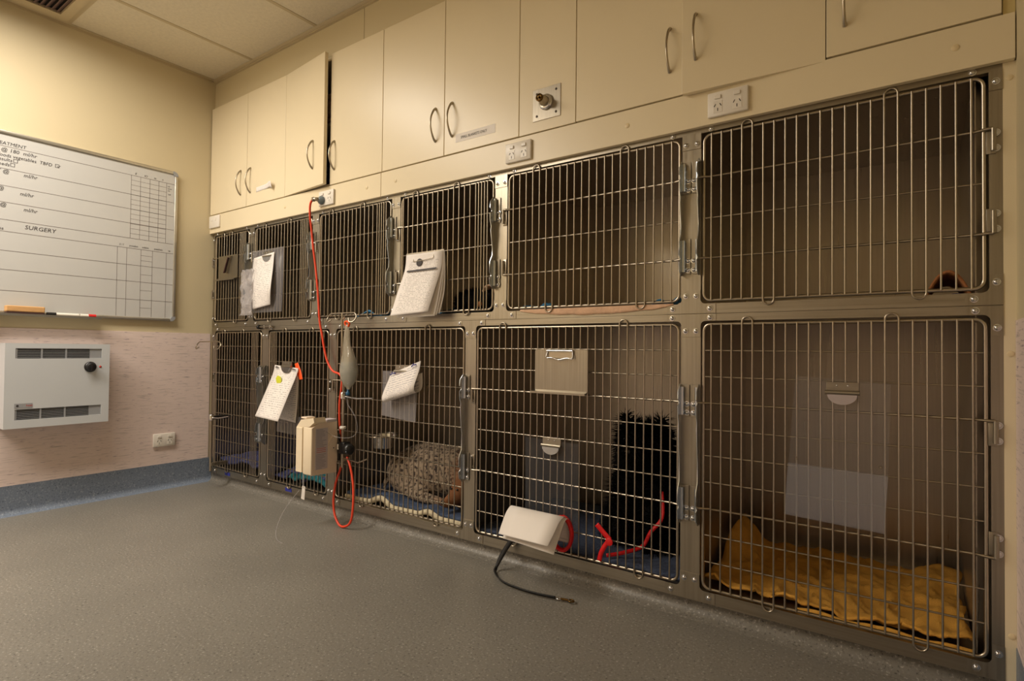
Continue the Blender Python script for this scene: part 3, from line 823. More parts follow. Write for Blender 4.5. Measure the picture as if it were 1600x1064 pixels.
def steel_clipboard(label, x0, x1, z0, z1, y, clipx):
    t = thing('steel_clipboard', label, 'clipboard', ((x0+x1)/2, y, z0))
    MB().prism(rrect(x0, x1, z0, z1, .006), 'y', y-.0018, y).build('board_plate', 'steel', t)
    MB().prism([(y-.0018, z0), (y-.0018, z0+.0025), (y-.020, z0-.004), (y-.020, z0-.010), (y-.022, z0-.010), (y-.022, z0-.003)], 'x', x0-.004, x1).build('ledge', 'steel_h', t)
    c = MB().box((clipx-.052, y-.004, z1-.030), (clipx+.052, y-.0018, z1-.004), .0008).build('clip_base', 'nickel', t)
    MB().tube([(clipx-.052, y-.008, z1-.004), (clipx+.052, y-.008, z1-.004)], .004, 8).build('clip_spring', 'chrome', c, True)
    MB().tube(catmull([(clipx-.050, y-.006, z1-.006), (clipx-.052, y-.012, z1-.028), (clipx-.03, y-.012, z1-.028), (clipx, y-.012, z1-.035), (clipx+.03, y-.012, z1-.029), (clipx+.052, y-.012, z1-.030), (clipx+.050, y-.006, z1-.006)], 4), .0022, 6).build('clip_wire', 'chrome', c, True)
    return t
t = steel_clipboard('bare steel clipboard with ledge on the black dog\'s cage door', 2.338, 2.549, .656, .800, -.012, 2.443)
t = thing('steel_clipboard', 'small steel clipboard with slanting clip on the leftmost upper cage', 'clipboard', (.21, -.012, 1.19))
MB().prism(rrect(.112, .318, 1.190, 1.326, .006), 'y', -.0138, -.012).build('board_plate', 'steel', t)
MB().prism([(-.0138, 1.190), (-.0138, 1.193), (-.034, 1.186), (-.036, 1.180), (-.036, 1.184)], 'x', .106, .322).build('ledge', 'steel_h', t)
c = MB().prism([(.225, 1.312), (.258, 1.318), (.215, 1.222), (.196, 1.226)], 'y', -.024, -.0142).build('clip_lever', 'nickel', t)
MB().tube([(.196, -.028, 1.224), (.240, -.028, 1.310)], .004, 8).build('clip_wire', 'felt', c, True)

# U2: form in a clear sleeve, crumpled plastic bag
t = thing('chart_sleeve', 'paper form in a clear plastic sleeve on the second upper cage', 'chart', (.61, -.02, 1.0))
MB().ruled([(.47, -.012, 1.325), (.47, -.014, 1.20), (.475, -.016, .985)], [(.768, -.012, 1.325), (.77, -.014, 1.20), (.77, -.020, .985)], 3).build('plastic_sleeve', 'clear_frost', t, True, solid=.0006)
sheet('form_sheet', [(.492, -.016, 1.285), (.490, -.024, 1.20), (.495, -.028, 1.10), (.512, -.030, 1.003)], [(.690, -.018, 1.302), (.700, -.030, 1.22), (.712, -.050, 1.10), (.69, -.036, 1.022)], 'form_print', t)
chart_clip(.585, .665, 1.312, -.012, parent=t)
cr = MB()
NX, NZ = 8, 14
vs = []
for j in range(NZ+1):
    for i in range(NX+1):
        x = .392+(.512-.392)*i/NX; z = 1.225-(1.225-.972)*j/NZ
        y = -.030-.016*noise.noise((x*28, z*24, 1.7))-.010*math.sin(i*1.9+j)
        if i == 0: x += .010*noise.noise((z*40, 3, 1))
        vs.append((x, y, z))
cr.v = vs; cr.f = [(j*(NX+1)+i, j*(NX+1)+i+1, (j+1)*(NX+1)+i+1, (j+1)*(NX+1)+i) for j in range(NZ) for i in range(NX)]
o = cr.build('plastic_bag', 'clear_crinkle', None, True, solid=.0006)
tag(o, 'crumpled clear plastic bag hanging beside the form on second upper cage', 'plastic bag')

# U4: sheaf of forms on a wire clip
t = thing('form_sheaf', 'sheaf of printed forms with dark header line hung on the fourth upper cage', 'paper forms', (1.79, -.05, .93))
MB().box((1.676, -.014, 1.186), (1.892, -.010, 1.203), .001).build('clip_plate', 'steel_h', t)
for k, (dx, dy, dz) in enumerate(((.020, .020, .006), (.012, .012, .0), (.006, .007, -.004))):
    sheet('form_sheet', [(1.682+dx, -.0145, 1.196), (1.686+dx*.6, -.022+dy*.3, 1.13), (1.684+dx, -.052+dy, 1.03), (1.680+dx, -.080+dy, .930+dz)],
          [(1.890+dx*.3, -.0145, 1.198), (1.890+dx*.5, -.020+dy*.3, 1.13), (1.888+dx, -.046+dy, 1.03), (1.888+dx, -.072+dy, .933+dz)], 'paper', t)
fs = sheet('form_sheet', [(1.678, -.016, 1.196), (1.680, -.026, 1.13), (1.675, -.062, 1.03), (1.670, -.094, .934)],
      [(1.888, -.016, 1.198), (1.886, -.022, 1.13), (1.880, -.056, 1.03), (1.874, -.084, .946)], 'form_big', t)
MB().tube(catmull([(1.722, -.014, 1.186), (1.724, -.020, 1.168), (1.735, -.023, 1.164), (1.80, -.023, 1.167), (1.83, -.022, 1.171), (1.838, -.020, 1.176), (1.836, -.015, 1.190), (1.838, -.012, 1.205)], 5), .0016, 6).build('wire_clip', 'nickel', t, True)
MB().lathe((1.762, -.0225, 1.158), (0, -1, .1), [(.0165, 0), (.0165, .0008), (.012, .0014)], 18).build('printed_emblem', 'ink', fs, True)
hd = MB(); hd.ruled([(1.70, -.0325, 1.126), (1.70, -.0345, 1.119)], [(1.866, -.0290, 1.130), (1.866, -.0310, 1.123)], 4); hd.build('header_rule', 'ink', fs)

# L2: form with sticker and orange tag
t = thing('form_sheaf', 'long printed form with yellow sticker and orange tag on second lower cage', 'paper forms', (.82, -.06, .43))
sheet('form_sheet', [(.760, -.013, .640), (.756, -.014, .53), (.756, -.018, .43)], [(.915, -.013, .690), (.915, -.014, .56), (.912, -.022, .42)], 'form_blue', t)
f1 = sheet('form_sheet', [(.714, -.018, .706), (.716, -.032, .655), (.716, -.078, .55), (.716, -.124, .448)], [(.921, -.018, .694), (.921, -.032, .65), (.922, -.080, .545), (.924, -.128, .438)], 'form_print', t)
st = MB().prism([(.772, .640), (.790, .655), (.815, .648), (.822, .628), (.806, .606), (.782, .612)], 'y', -.0445, -.043).build('round_sticker', 'sticker_yellow', f1)
st.location = (0, -.004, 0)
st.rotation_euler = (math.radians(0), 0, 0)
o = sheet('orange_tag', [(.880, -.0125, .716), (.900, -.013, .67), (.925, -.014, .636)], [(.908, -.0125, .722), (.936, -.013, .68), (.953, -.014, .640)], 'tag_orange', t)
def logo(o0, right, upv, w_, m, parent):
    # two small printed animal silhouettes over a line of print
    Rv, Uv = Vector(right).normalized(), Vector(upv).normalized(); Nv = Rv.cross(Uv); o0 = Vector(o0)+Nv*.0012
    sil = [(0, .0), (.10, .02), (.16, .22), (.34, .30), (.42, .52), (.50, .34), (.46, .14), (.42, .0), (.34, .14), (.18, .12), (.10, .26), (.02, .34)]
    for dx, fl in ((0, 1), (1.0, -1)):
        g_ = MB(); pts = [(dx*w_+fl*x*w_, y*w_*.9+.3*w_) for x, y in sil]
        g_.v = [tuple(o0+Rv*x+Uv*y) for x, y in pts]; g_.f = [tuple(range(len(pts)))]
        g_.build('printed_emblem', m, parent)
    g_ = MB()
    for k in range(2):
        q = [o0+Rv*x+Uv*(y-k*.16*w_) for x, y in ((0, .18*w_), (w_, .18*w_), (w_, .10*w_), (0, .10*w_))]
        i = len(g_.v); g_.v += [tuple(p) for p in q]; g_.f.append((i, i+1, i+2, i+3))
    g_.build('printed_line', 'pump_ink', parent)
for x in (.733, .880): logo((x, -.0215, .684-(x-.733)*.06), (1, 0, -.05), (0, -.26, .96), .028, 'ink', f1)
chart_clip(.792, .872, .727, -.0215, parent=t)
MB().ruled([(.735, -.011, .44), (.735, -.016, .362)], [(.935, -.011, .45), (.938, -.016, .356)], 3).build('plastic_pocket', 'clear_frost', t, solid=.0008)

# L3: curled form and pocket
t = thing('form_sheaf', 'blue-printed form curled upward under a clip on the sleeping dog\'s cage', 'paper forms', (1.69, -.04, .52))
La = [(1.590, -.014, .690), (1.592, -.030, .660), (1.592, -.052, .620), (1.592, -.064, .590), (1.590, -.058, .572), (1.588, -.036, .568), (1.588, -.016, .590), (1.588, -.012, .630)]
Ra = [(1.770, -.014, .748), (1.778, -.030, .712), (1.784, -.056, .668), (1.784, -.066, .640), (1.784, -.058, .622), (1.784, -.036, .622), (1.784, -.018, .642), (1.778, -.012, .70)]
f3 = sheet('form_sheet', La, Ra, 'form_blue', t)
for x, z in ((1.600, .672), (1.728, .712)): logo((x, -.0205, z), (1, 0, .31), (0, -.45, .89), .032, 'blue_label', f3)
chart_clip(1.620, 1.702, .728, -.012, parent=t)
MB().ruled([(1.535, -.010, .70), (1.535, -.010, .60), (1.537, -.016, .505)], [(1.74, -.010, .70), (1.745, -.010, .60), (1.745, -.016, .490)], 3).build('plastic_pocket', 'clear_frost', t, solid=.0008)

# L4: clip with clear plate, flopped sheets
t = thing('chart_holder', 'clear plastic chart pocket with clip on the black dog\'s cage door', 'chart pocket', (2.41, -.015, .13))
MB().ruled([(2.297, -.0115, .485), (2.300, -.0115, .30), (2.300, -.013, .130)], [(2.515, -.0115, .480), (2.517, -.0115, .30), (2.517, -.013, .128)], 3).build('plastic_pocket', 'clear', t, solid=.0012)
chart_clip(2.374, 2.448, .492, -.0125, parent=t)
t = thing('blank_sheets', 'two blank white sheets flopped forward out of a chart pocket near the floor', 'paper', (2.37, -.06, .14))
sheet('paper_sheet', [(2.262, -.014, .150), (2.262, -.022, .205), (2.263, -.042, .238), (2.264, -.075, .225), (2.263, -.100, .190), (2.264, -.122, .157)],
      [(2.478, -.014, .150), (2.478, -.020, .205), (2.480, -.036, .234), (2.480, -.072, .226), (2.480, -.108, .196), (2.478, -.144, .164)], 'paper', t)
sheet('paper_sheet', [(2.268, -.013, .140), (2.268, -.018, .195), (2.268, -.034, .224), (2.270, -.060, .210), (2.270, -.085, .175), (2.270, -.104, .138)],
      [(2.486, -.013, .140), (2.486, -.016, .195), (2.487, -.030, .228), (2.488, -.060, .215), (2.488, -.090, .175), (2.486, -.118, .131)], 'paper', t)
# red leash coiled behind the sheets
co = []
for k in range(40):
    a = 2*PI*k/20; co.append((2.460+.038*math.sin(a)+.001*k*.1, -.018-.0004*k, .172+.056*math.cos(a)))
o = MB().tube(catmull(co, 2), .0065, 8).build('leash_coil', 'leash_red', None, True)
tag(o, 'red leash coiled behind the blank sheets on the black dog\'s cage', 'leash')
# black leash
t = thing('dog_leash', 'black leash trailing from under the white sheets onto the floor', 'leash', (2.35, -.1, 0))
pth = catmull([(2.285, -.022, .155), (2.262, -.030, .120), (2.228, -.045, .060), (2.215, -.068, .014), (2.240, -.105, .009), (2.300, -.146, .009), (2.380, -.160, .009), (2.450, -.158, .009), (2.512, -.146, .009)], 8)
s_ = MB(); A = []; B_ = []
for i, p in enumerate(pth):
    tt = (pth[min(i+1, len(pth)-1)]-pth[max(i-1, 0)]).normalized()
    sd = tt.cross(Vector((0, 0, 1)) if abs(tt.z) < .8 else Vector((0, -1, 0))).normalized()*.0085
    f_ = min(1, max(0, (.05-p.z)/.05)); sd = sd.lerp(Vector((0, 0, .0085)), f_*.65)
    A.append(p+sd); B_.append(p-sd)
s_.ruled(A, B_, 2); s_.build('strap', 'leash_black', t, True, solid=.004)
MB().tube(catmull([(2.512, -.146, .008), (2.524, -.150, .008), (2.530, -.142, .008), (2.522, -.136, .008)], 4, True), .002, 6, True).build('ring', 'chrome', t, True)
sh = MB().tube([(2.528, -.142, .008), (2.552, -.136, .008)], .004, 8).tube(catmull([(2.550, -.137, .008), (2.562, -.142, .008), (2.572, -.135, .008), (2.564, -.127, .008), (2.552, -.130, .008)], 4), .0026, 6)
sh.build('snap_hook', 'brass', t, True)

# L5: clear pocket and clip
t = thing('chart_holder', 'clear plastic chart pocket with clip on the yellow-towel cage door', 'chart pocket', (3.28, -.015, .36))
MB().ruled([(3.182, -.0115, .735), (3.172, -.0115, .60), (3.166, -.0115, .50), (3.157, -.0125, .362)], [(3.398, -.0115, .722), (3.395, -.0115, .60), (3.392, -.0115, .50), (3.384, -.0125, .352)], 3).build('backing_sheet', 'clear', t, solid=.001)
MB().ruled([(3.164, -.0135, .498), (3.156, -.016, .358)], [(3.392, -.0135, .492), (3.384, -.016, .348)], 3).build('front_pocket', 'clear_pocket', t, solid=.0012)
for x in (3.185, 3.376): MB().lathe((x, -.012, .512), (0, -1, 0), [(.004, 0), (.003, .0015)], 8).build('rivet', 'nickel', t)
chart_clip(3.256, 3.330, .722, -.0125, parent=t)

# ------------------------------------------------------------------ drip stands
def hook_curve(xc, y, z, w, dirs):
    """S-hook pair as one wire: curl, bar, curl"""
    L_ = [(xc-w*.32, y-.014, z-.030), (xc-w*.38, y-.020, z-.040), (xc-w*.46, y-.014, z-.036), (xc-w*.5, y-.004, z-.020), (xc-w*.42, y, z-.002), (xc-w*.25, y, z)]
    R_ = [(xc+w*.25, y, z), (xc+w*.42, y, z-.002), (xc+w*.5, y-.004, z-.020), (xc+w*.46, y-.014, z-.040), (xc+w*.36, y-.020, z-.042), (xc+w*.30, y-.014, z-.024)]
    return catmull(L_+R_, 5)
t = thing('drip_stand', 'drip stand with two curled hooks in the corner by leftmost lower cage', 'drip stand', (.232, -.10, .07))
px, py = .232, -.100
MB().tube([(px, py, .105), (px, py, .412)], .0075, 12).build('lower_tube', 'wire', t, True)
MB().tube([(px, py, .40), (px-.010, py, .826)], .0035, 8).build('upper_rod', 'nickel', t, True)
MB().tube(hook_curve(px-.040, py, .826, .27, 0), .0034, 8).build('hooks', 'nickel', t, True)
MB().lathe((px, py, .385), (0, 0, 1), [(.013, 0), (.013, .03), (.010, .034)], 14).build('collar', 'chrome', t, True)
MB().tube([(px, py, .400), (.32, -.105, .405), (.425, -.105, .422)], [.004, .0035, .0035], 8).build('side_arm', 'chrome', t, True)
for z in (.14, .40): MB().box((px-.010, py, z-.010), (px+.010, -.009, z+.010), .002).build('clamp', 'black_plastic' if z > .3 else 'steel', t)

t = thing('drip_stand', 'drip stand with hooks carrying the fluid bag and the infusion pump', 'drip stand', (1.318, -.05, .28))
px, py = 1.318, -.050
MB().tube([(px, py, .255), (px, py, .585)], .0072, 12).build('lower_tube', 'wire', t, True)
MB().tube([(px, py, .575), (1.298, py, .958)], .004, 8).build('upper_rod', 'nickel', t, True)
MB().tube(hook_curve(1.302, py, .958, .205, 0), .0034, 8).build('hooks', 'wire', t, True)
MB().tube(catmull([(1.300, py, .955), (1.318, py-.012, .940), (1.335, py-.022, .928), (1.345, py-.02, .940)], 4), .003, 8).build('spare_hook', 'wire', t, True)
MB().lathe((px, py, .568), (0, 0, 1), [(.014, 0), (.014, .026), (.010, .030)], 14).build('collar', 'chrome', t, True)
MB().tube([(px, py, .578), (1.42, -.056, .573), (1.525, -.058, .580)], .0038, 8).build('side_arm', 'chrome', t, True)
MB().tube([(px, py, .300), (1.44, -.060, .292), (1.50, -.06, .315)], .0038, 8).build('side_arm', 'nickel', t, True)
for z in (.57, .29): MB().box((px-.010, py, z-.009), (px+.010, -.010, z+.009), .002).build('clamp', 'nickel', t)

t = thing('fluid_bag', 'clear teardrop fluid bag hanging by an orange tie from the drip stand', 'fluid bag', (1.37, -.06, .6))
bx, by = 1.366, -.066
prof = [(.006, .905), (.012, .895), (.016, .87), (.019, .84), (.022, .81), (.030, .78), (.041, .75), (.050, .72), (.053, .70), (.051, .68), (.043, .655), (.030, .635), (.014, .622), (.008, .612)]
b_ = MB(); n = 18; i0 = 0
for j, (r, z) in enumerate(prof):
    for k in range(n):
        a = 2*PI*k/n; tw = 1+.06*math.sin(3*a+j*.7)
        b_.v.append((bx-(.010 if z > .8 else 0)+(.912-z)*.02+r*tw*math.cos(a), by+r*.62*tw*math.sin(a), z))
for j in range(len(prof)-1):
    for k in range(n):
        k2 = (k+1) % n; b_.f.append((j*n+k, j*n+k2, (j+1)*n+k2, (j+1)*n+k))
b_.f.append(tuple(range(n))); b_.f.append(tuple((len(prof)-1)*n+k for k in range(n))[::-1])
b_.build('bag_skin', 'bag', t, True)
fl = MB(); prof2 = [(.040, .735), (.046, .72), (.049, .70), (.047, .68), (.039, .655), (.026, .637), (.010, .625)]
fl.v = []
for j, (r, z) in enumerate(prof2):
    for k in range(n):
        a = 2*PI*k/n; fl.v.append((bx+.003+r*math.cos(a), by+r*.58*math.sin(a), z))
for j in range(len(prof2)-1):
    for k in range(n):
        k2 = (k+1) % n; fl.f.append((j*n+k, j*n+k2, (j+1)*n+k2, (j+1)*n+k))
fl.f.append(tuple(range(n))); fl.f.append(tuple((len(prof2)-1)*n+k for k in range(n))[::-1])
fl.build('fluid', 'fluid', t, True)
MB().tube(catmull([(1.352, by, .898), (1.345, by-.004, .912), (1.362, by-.006, .918), (1.376, by-.004, .910), (1.366, by, .896)], 4), .005, 8).build('orange_tie', 'tag_orange', t, True)
MB().lathe((bx+.004, by, .585), (0, 0, 1), [(.006, 0), (.010, .004), (.010, .014), (.005, .018), (.005, .030)], 12).build('valve', 'blue_valve', t, True)
MB().tube(catmull([(bx+.004, by, .586), (bx+.006, by-.004, .55), (1.43, by-.01, .50), (1.452, by-.012, .44), (1.42, by-.02, .405), (1.34, by-.04, .402), (1.28, by-.06, .43)], 6), .0016, 6).build('drip_tube', 'clear_frost', t, True)

# infusion pump
t = thing('infusion_pump', 'cream infusion pump with printed side clamped to the drip stand', 'infusion pump', (1.24, -.12, .23))
x0, x1, yf, yr = 1.182, 1.292, -.192, -.062
body = [(yf, .236), (yr, .232), (yr, .466), (yr-.05, .470), (yf+.03, .462), (yf, .444)]
MB().prism(body, 'x', 1.236, x1).build('pump_case', 'pump_body', t)
MB().box((1.230, yf-.004, .238), (x1-.0005, yf+.010, .446), .003).build('front_bezel', 'pump_front', t, True)
MB().prism([(yf-.006, .244), (yr-.01, .242), (yr-.01, .450), (yf+.02, .456), (yf-.006, .440)], 'x', x0, 1.226).build('pump_door', 'pump_front', t)
MB().prism([(1.176, .440), (1.210, .476), (1.300, .490), (1.306, .470), (1.270, .448), (1.232, .446)], 'y', yf-.002, yf+.058).build('top_cover', 'pump_front', t)
MB().box((1.200, yf+.004, .480), (1.240, yf+.05, .488), .003).build('top_button', 'pump_body', t, True)
MB().box((1.245, -.120, .464), (1.296, -.066, .476), .003).build('rear_cap', 'pump_print', t, True)
pp = MB().box((x1, -.176, .258), (x1+.0008, -.112, .440)).build('printed_panel', 'pump_print', t)
rg_ = random.Random(3)
for k in range(26):
    if 12 <= k <= 15: continue
    z = .434-k*.0068; MB().box((x1+.0008, -.172, z-.0022), (x1+.0012, -.172+rg_.uniform(.028, .056), z)).build('printed_line', 'pump_ink', pp)
for z in (.352, .344, .336): MB().box((x1+.0008, -.170, z-.0028), (x1+.0012, -.122, z)).build('printed_line', 'pump_red', pp)
arc = [(yr, .410)]+[(yr-.050*math.sin(math.radians(a)), .345+.062*math.cos(math.radians(a))) for a in range(10, 171, 16)]+[(yr, .280)]
hp = MB().prism(arc, 'x', x1, x1+.004).build('hinge_cover', 'pump_body', t)
MB().lathe((x1+.004, -.082, .345), (1, 0, 0), [(.003, 0), (.003, .0008)], 10).build('screw', 'ink', hp)
cl = MB().box((1.286, yr, .285), (1.306, yr+.010, .405), .002).box((1.300, -.070, .318), (1.352, -.030, .372), .006)
co_ = cl.build('pole_clamp', 'black_plastic', t, True)
MB().lathe((1.350, -.052, .345), (1, -.25, -.1), [(.018, 0), (.024, .006), (.026, .030), (.016, .040)], 10).build('clamp_knob', 'black_plastic', co_, True)
MB().box((1.3065, -.0725, .338), (1.3155, -.0702, .362)).build('clamp_label', 'paper', co_)
MB().box((1.366, -.0795, .334), (1.380, -.0770, .350)).build('knob_label', 'paper_shade', co_)
MB().lathe((1.318, -.050, .428), (0, 0, 1), [(.012, 0), (.015, .003), (.015, .011), (.012, .014)], 12).build('cable_collar', 'white_plastic', t, True)
o = MB().ruled(catmull([(1.2155, -.186, .236), (1.216, -.186, .19), (1.216, -.182, .165)], 3), catmull([(1.2285, -.186, .236), (1.228, -.186, .19), (1.229, -.182, .165)], 3), 2).build('tube_strip', 'clear_frost', t, True, solid=.001)
o = MB().ruled([(1.214, -.184, .182), (1.203, -.182, .122)], [(1.233, -.182, .178), (1.224, -.180, .118)], 2).build('white_tag', 'paper', t, solid=.001)

# red cord and plug
t = thing('extension_lead', 'red power cord running from the fascia outlet down to a loop at the floor', 'cord', (1.2, -.05, 0))
c1 = catmull([(1.098, -.062, 1.512), (1.086, -.066, 1.512), (1.066, -.066, 1.490), (1.056, -.060, 1.44), (1.054, -.050, 1.38), (1.062, -.042, 1.28), (1.078, -.036, 1.17), (1.092, -.032, 1.05), (1.104, -.030, .93),
              (1.120, -.026, .86), (1.134, -.024, .80), (1.158, -.022, .735), (1.200, -.022, .690), (1.250, -.022, .676), (1.272, -.024, .650), (1.268, -.024, .60), (1.258, -.024, .54), (1.262, -.024, .44), (1.290, -.030, .34),
              (1.305, -.036, .285), (1.300, -.048, .24), (1.286, -.060, .18), (1.288, -.072, .11), (1.310, -.082, .05), (1.352, -.090, .012), (1.390, -.090, .009), (1.428, -.088, .035), (1.434, -.080, .10), (1.416, -.066, .19), (1.382, -.056, .265), (1.350, -.050, .305)], 6)
MB().tube(c1, .0052, 8).build('flex', 'cord_red', t, True)
pl = MB().lathe((1.107, -.0295, 1.511), (0, -1, 0), [(.020, 0), (.021, .004), (.019, .012), (.012, .020), (.009, .024)], 18).build('plug_body', 'plug', t, True)
MB().tube([(1.107, -.050, 1.511), (1.100, -.060, 1.512), (1.090, -.064, 1.512)], [.010, .009, .008], 10).tube([(1.092, -.0635, 1.512), (1.083, -.066, 1.511)], [.0115, .0105], 12).build('strain_relief', 'nickel', pl, True)
# loose drip line near the floor
o = MB().tube(catmull([(1.215, -.20, .165), (1.20, -.26, .09), (1.235, -.32, .030), (1.30, -.36, .008), (1.36, -.37, .004)], 6), .0016, 6).build('drip_line', 'clear_frost', None, True)
tag(o, 'thin clear drip line curving down to the floor below the pump', 'tube')

# ------------------------------------------------------------------ bedding
def cloth(name, label, x0, x1, y0, y1, z, m, amp=.012, sc=9., edge=.012, th=.008, lift=None, nx=30, ny=22, seed=0, cat='blanket', wave=.0, fall=.0):
    b = MB(); vs = []
    for j in range(ny+1):
        for i in range(nx+1):
            s, t_ = i/nx, j/ny
            x = x0+(x1-x0)*s; y = y0+(y1-y0)*t_
            ex = min(s, 1-s, t_, 1-t_)
            if ex == 0:
                x += edge*noise.noise((x*9, y*9, seed)); y += edge*noise.noise((x*9, y*9, seed+5))
            zz = z+th/2+amp*(.6+noise.noise((x*sc, y*sc, seed+2.3)))+amp*.45*noise.noise((x*sc*2.7, y*sc*2.7, seed+8))
            if wave: zz += wave*max(0, 1-t_*4)*(.5+.5*math.sin(x*22+seed))
            zz = max(zz, z+th/2)
            if lift: zz += lift(s, t_)
            vs.append((x, y, zz))
    b.v = vs; b.f = [(j*(nx+1)+i, j*(nx+1)+i+1, (j+1)*(nx+1)+i+1, (j+1)*(nx+1)+i) for j in range(ny) for i in range(nx)]
    o = b.build(name, m, None, True, solid=th)
    tag(o, label, cat)
    return o
def smooth_(t): t = max(0, min(1, t)); return t*t*(3-2*t)
ZL = .079; ZU = .932
def ridge(x, y, sd): return (1-abs(2*noise.noise((x, y, sd))))
def ylift(s, t):
    x, y = s*.62, t*.54
    w = .013*ridge(x*9+y*4, y*7-x*3, 5.1)**3+.008*ridge(x*21, y*14+x*6, 2.2)**4
    fl = .105*smooth_((.17-s)/.17)*smooth_((t-.30)/.45)*(1-.75*smooth_((t-.86)/.14))
    rr = .026*smooth_((s-.80)/.12)*(.6+.4*math.sin(t*9))
    fr = (.014*(.5+.5*math.sin(s*17+1))+.010*(.5+.5*math.sin(s*41)))*smooth_((.10-t)/.10)
    return w+fl+rr+fr
cloth('towel', 'crumpled yellow towel spread over the floor of the rightmost lower cage', 2.922, 3.552, .043, .575, ZL+.001, 'yellow_towel', amp=.006, sc=9, edge=.02, th=.007,
      lift=ylift, nx=90, ny=64, seed=3, cat='towel')
# upper fold layers along the front of the towel
for k, (a, b_, z0) in enumerate(((3.18, 3.40, .0), (3.34, 3.56, .004))):
    p = catmull([(a, .028, ZL+.010), (a+.05, .024, ZL+.018), (a+.12, .026, ZL+.010), (a+.17, .024, ZL+.016), (b_, .030, ZL+.012)], 5)
    o = MB().tube(p, [.0065]*len(p), 8).build('towel_hem', 'yellow_towel', bpy.data.objects['towel'], True)
cloth('fleece_mat', 'blue-grey fleece mat under the black dog', 2.05, 2.875, .03, .62, ZL+.001, 'mat_blue', amp=.008, sc=14, th=.014, seed=11, cat='mat')
# vet bed in L3: white base with blue top, wavy front edge
def vb(s, t): return (.030*smooth_((.12-abs(s-.34))/.12)+.020*smooth_((.10-abs(s-.74))/.10))*smooth_((.35-t)/.35)
vbd = thing('fleece_bed', 'blue fleece bed with white underside rumpled under the speckled dog', 'pet bed', (1.6, .3, ZL))
for nm, m_, dz, th in (('white_backing', 'fleece_white', .001, .022), ('blue_pile', 'fleece_blue', .023, .012)):
    o = cloth(nm, None, 1.235, 1.965, .032+(.008 if dz > .01 else 0), .60, ZL+dz, m_, amp=.005, sc=6, edge=.006, th=th, lift=vb, nx=48, seed=21)
    if 'category' in o: del o['category']
    adopt(o, vbd)
cloth('blanket', 'purple-blue blanket on the floor of the leftmost lower cage', .06, .575, .04, .55, ZL, 'blanket_purple', amp=.05, sc=5, th=.012, seed=31, lift=lambda s, t: .05*s)
cloth('blanket', 'dark blue blanket bunched in the second lower cage', .62, 1.12, .05, .55, ZL, 'blanket_purple', amp=.07, sc=5, th=.012, seed=37, lift=lambda s, t: .06*s*t)
cloth('blanket', 'teal blanket at the front of the second lower cage', .79, 1.09, .026, .16, ZL, 'blanket_teal', amp=.035, sc=9, th=.012, seed=41, lift=lambda s, t: .05*t+.02)
cloth('towel', 'pale towel lining the fifth upper cage and hanging over its sill', 2.215, 2.850, .024, .55, ZU, 'towel_pink', amp=.004, sc=8, th=.006, seed=51, cat='towel')
# hanging front hem of that towel (drapes over the sill)
p1 = []; p2 = []
for k in range(25):
    x = 2.262+(2.838-2.262)*k/24; d = .004+.020*math.sin(PI*k/24)**.7+.004*noise.noise((x*20, 0, 4))
    p1.append((x, -.0005, UB-OM+.002)); p2.append((x, -.0030, UB-OM+.001-d))
hem = MB().ruled([Vector(a) for a in p1], [Vector(a) for a in p2], 3).build('towel_hem', 'towel_pink', bpy.data.objects['towel.001'], True, solid=.003)
cloth('cloth', 'small crumpled blue cloth at the left of the pale towel', 2.245, 2.345, .05, .14, ZU+.008, 'cloth_blue', amp=.022, sc=24, th=.004, seed=61, nx=16, ny=12, cat='cloth')
cloth('cloth', 'small blue cloth at the right of the pale towel', 2.745, 2.83, .05, .14, ZU+.008, 'cloth_blue', amp=.022, sc=24, th=.004, seed=63, nx=16, ny=12, cat='cloth')
cloth('cloth', 'light blue cloth on the floor of the third upper cage', 1.30, 1.52, .03, .25, ZU, 'cloth_blue', amp=.030, sc=9, th=.004, seed=67, nx=20, ny=16, cat='cloth')
cloth('cloth', 'bright blue cloth beside the black cat in the fourth upper cage', 1.74, 1.86, .05, .16, ZU, 'cloth_blue', amp=.030, sc=16, th=.004, seed=71, nx=16, ny=12, cat='cloth')
# tan towel tent in the corner of the rightmost upper cage
def tent(name, label, xa, xb, ya, yb, z0, h, m):
    b = MB(); nx, ny = 18, 8; vs = []
    for j in range(ny+1):
        for i in range(nx+1):
            s, t_ = i/nx, j/ny
            x = xa+(xb-xa)*s; y = ya+(yb-ya)*t_
            vs.append((x, y+.008*noise.noise((x*30, t_*5, 2)), z0+.003+h*(math.sin(PI*s)**.8)*(1-.25*t_)+.004*noise.noise((x*40, y*40, 3))*math.sin(PI*s)))
    b.v = vs; b.f = [(j*(nx+1)+i, j*(nx+1)+i+1, (j+1)*(nx+1)+i+1, (j+1)*(nx+1)+i) for j in range(ny) for i in range(nx)]
    o = b.build(name, m, None, True, solid=.006); tag(o, label, 'towel'); return o
tent('towel', 'tan towel arched up in the right corner of the rightmost upper cage', 3.468, 3.560, .06, .22, ZU, .068, 'towel_tan')
cloth('cloth', 'dark purple cloth under the arched tan towel', 3.485, 3.552, .07, .20, ZU, 'blanket_purple', amp=.012, sc=20, th=.004, seed=77, nx=12, ny=10, cat='cloth')
cloth('cloth', 'flat tan cloth at the left of the rightmost upper cage', 2.915, 3.02, .12, .40, ZU, 'towel_tan', amp=.012, sc=14, th=.005, seed=79, nx=14, ny=14, cat='cloth')
tent('towel', 'pinkish towel bunched over the black cat in the fourth upper cage', 1.965, 2.10, .10, .24, ZU, .125, 'towel_pink')
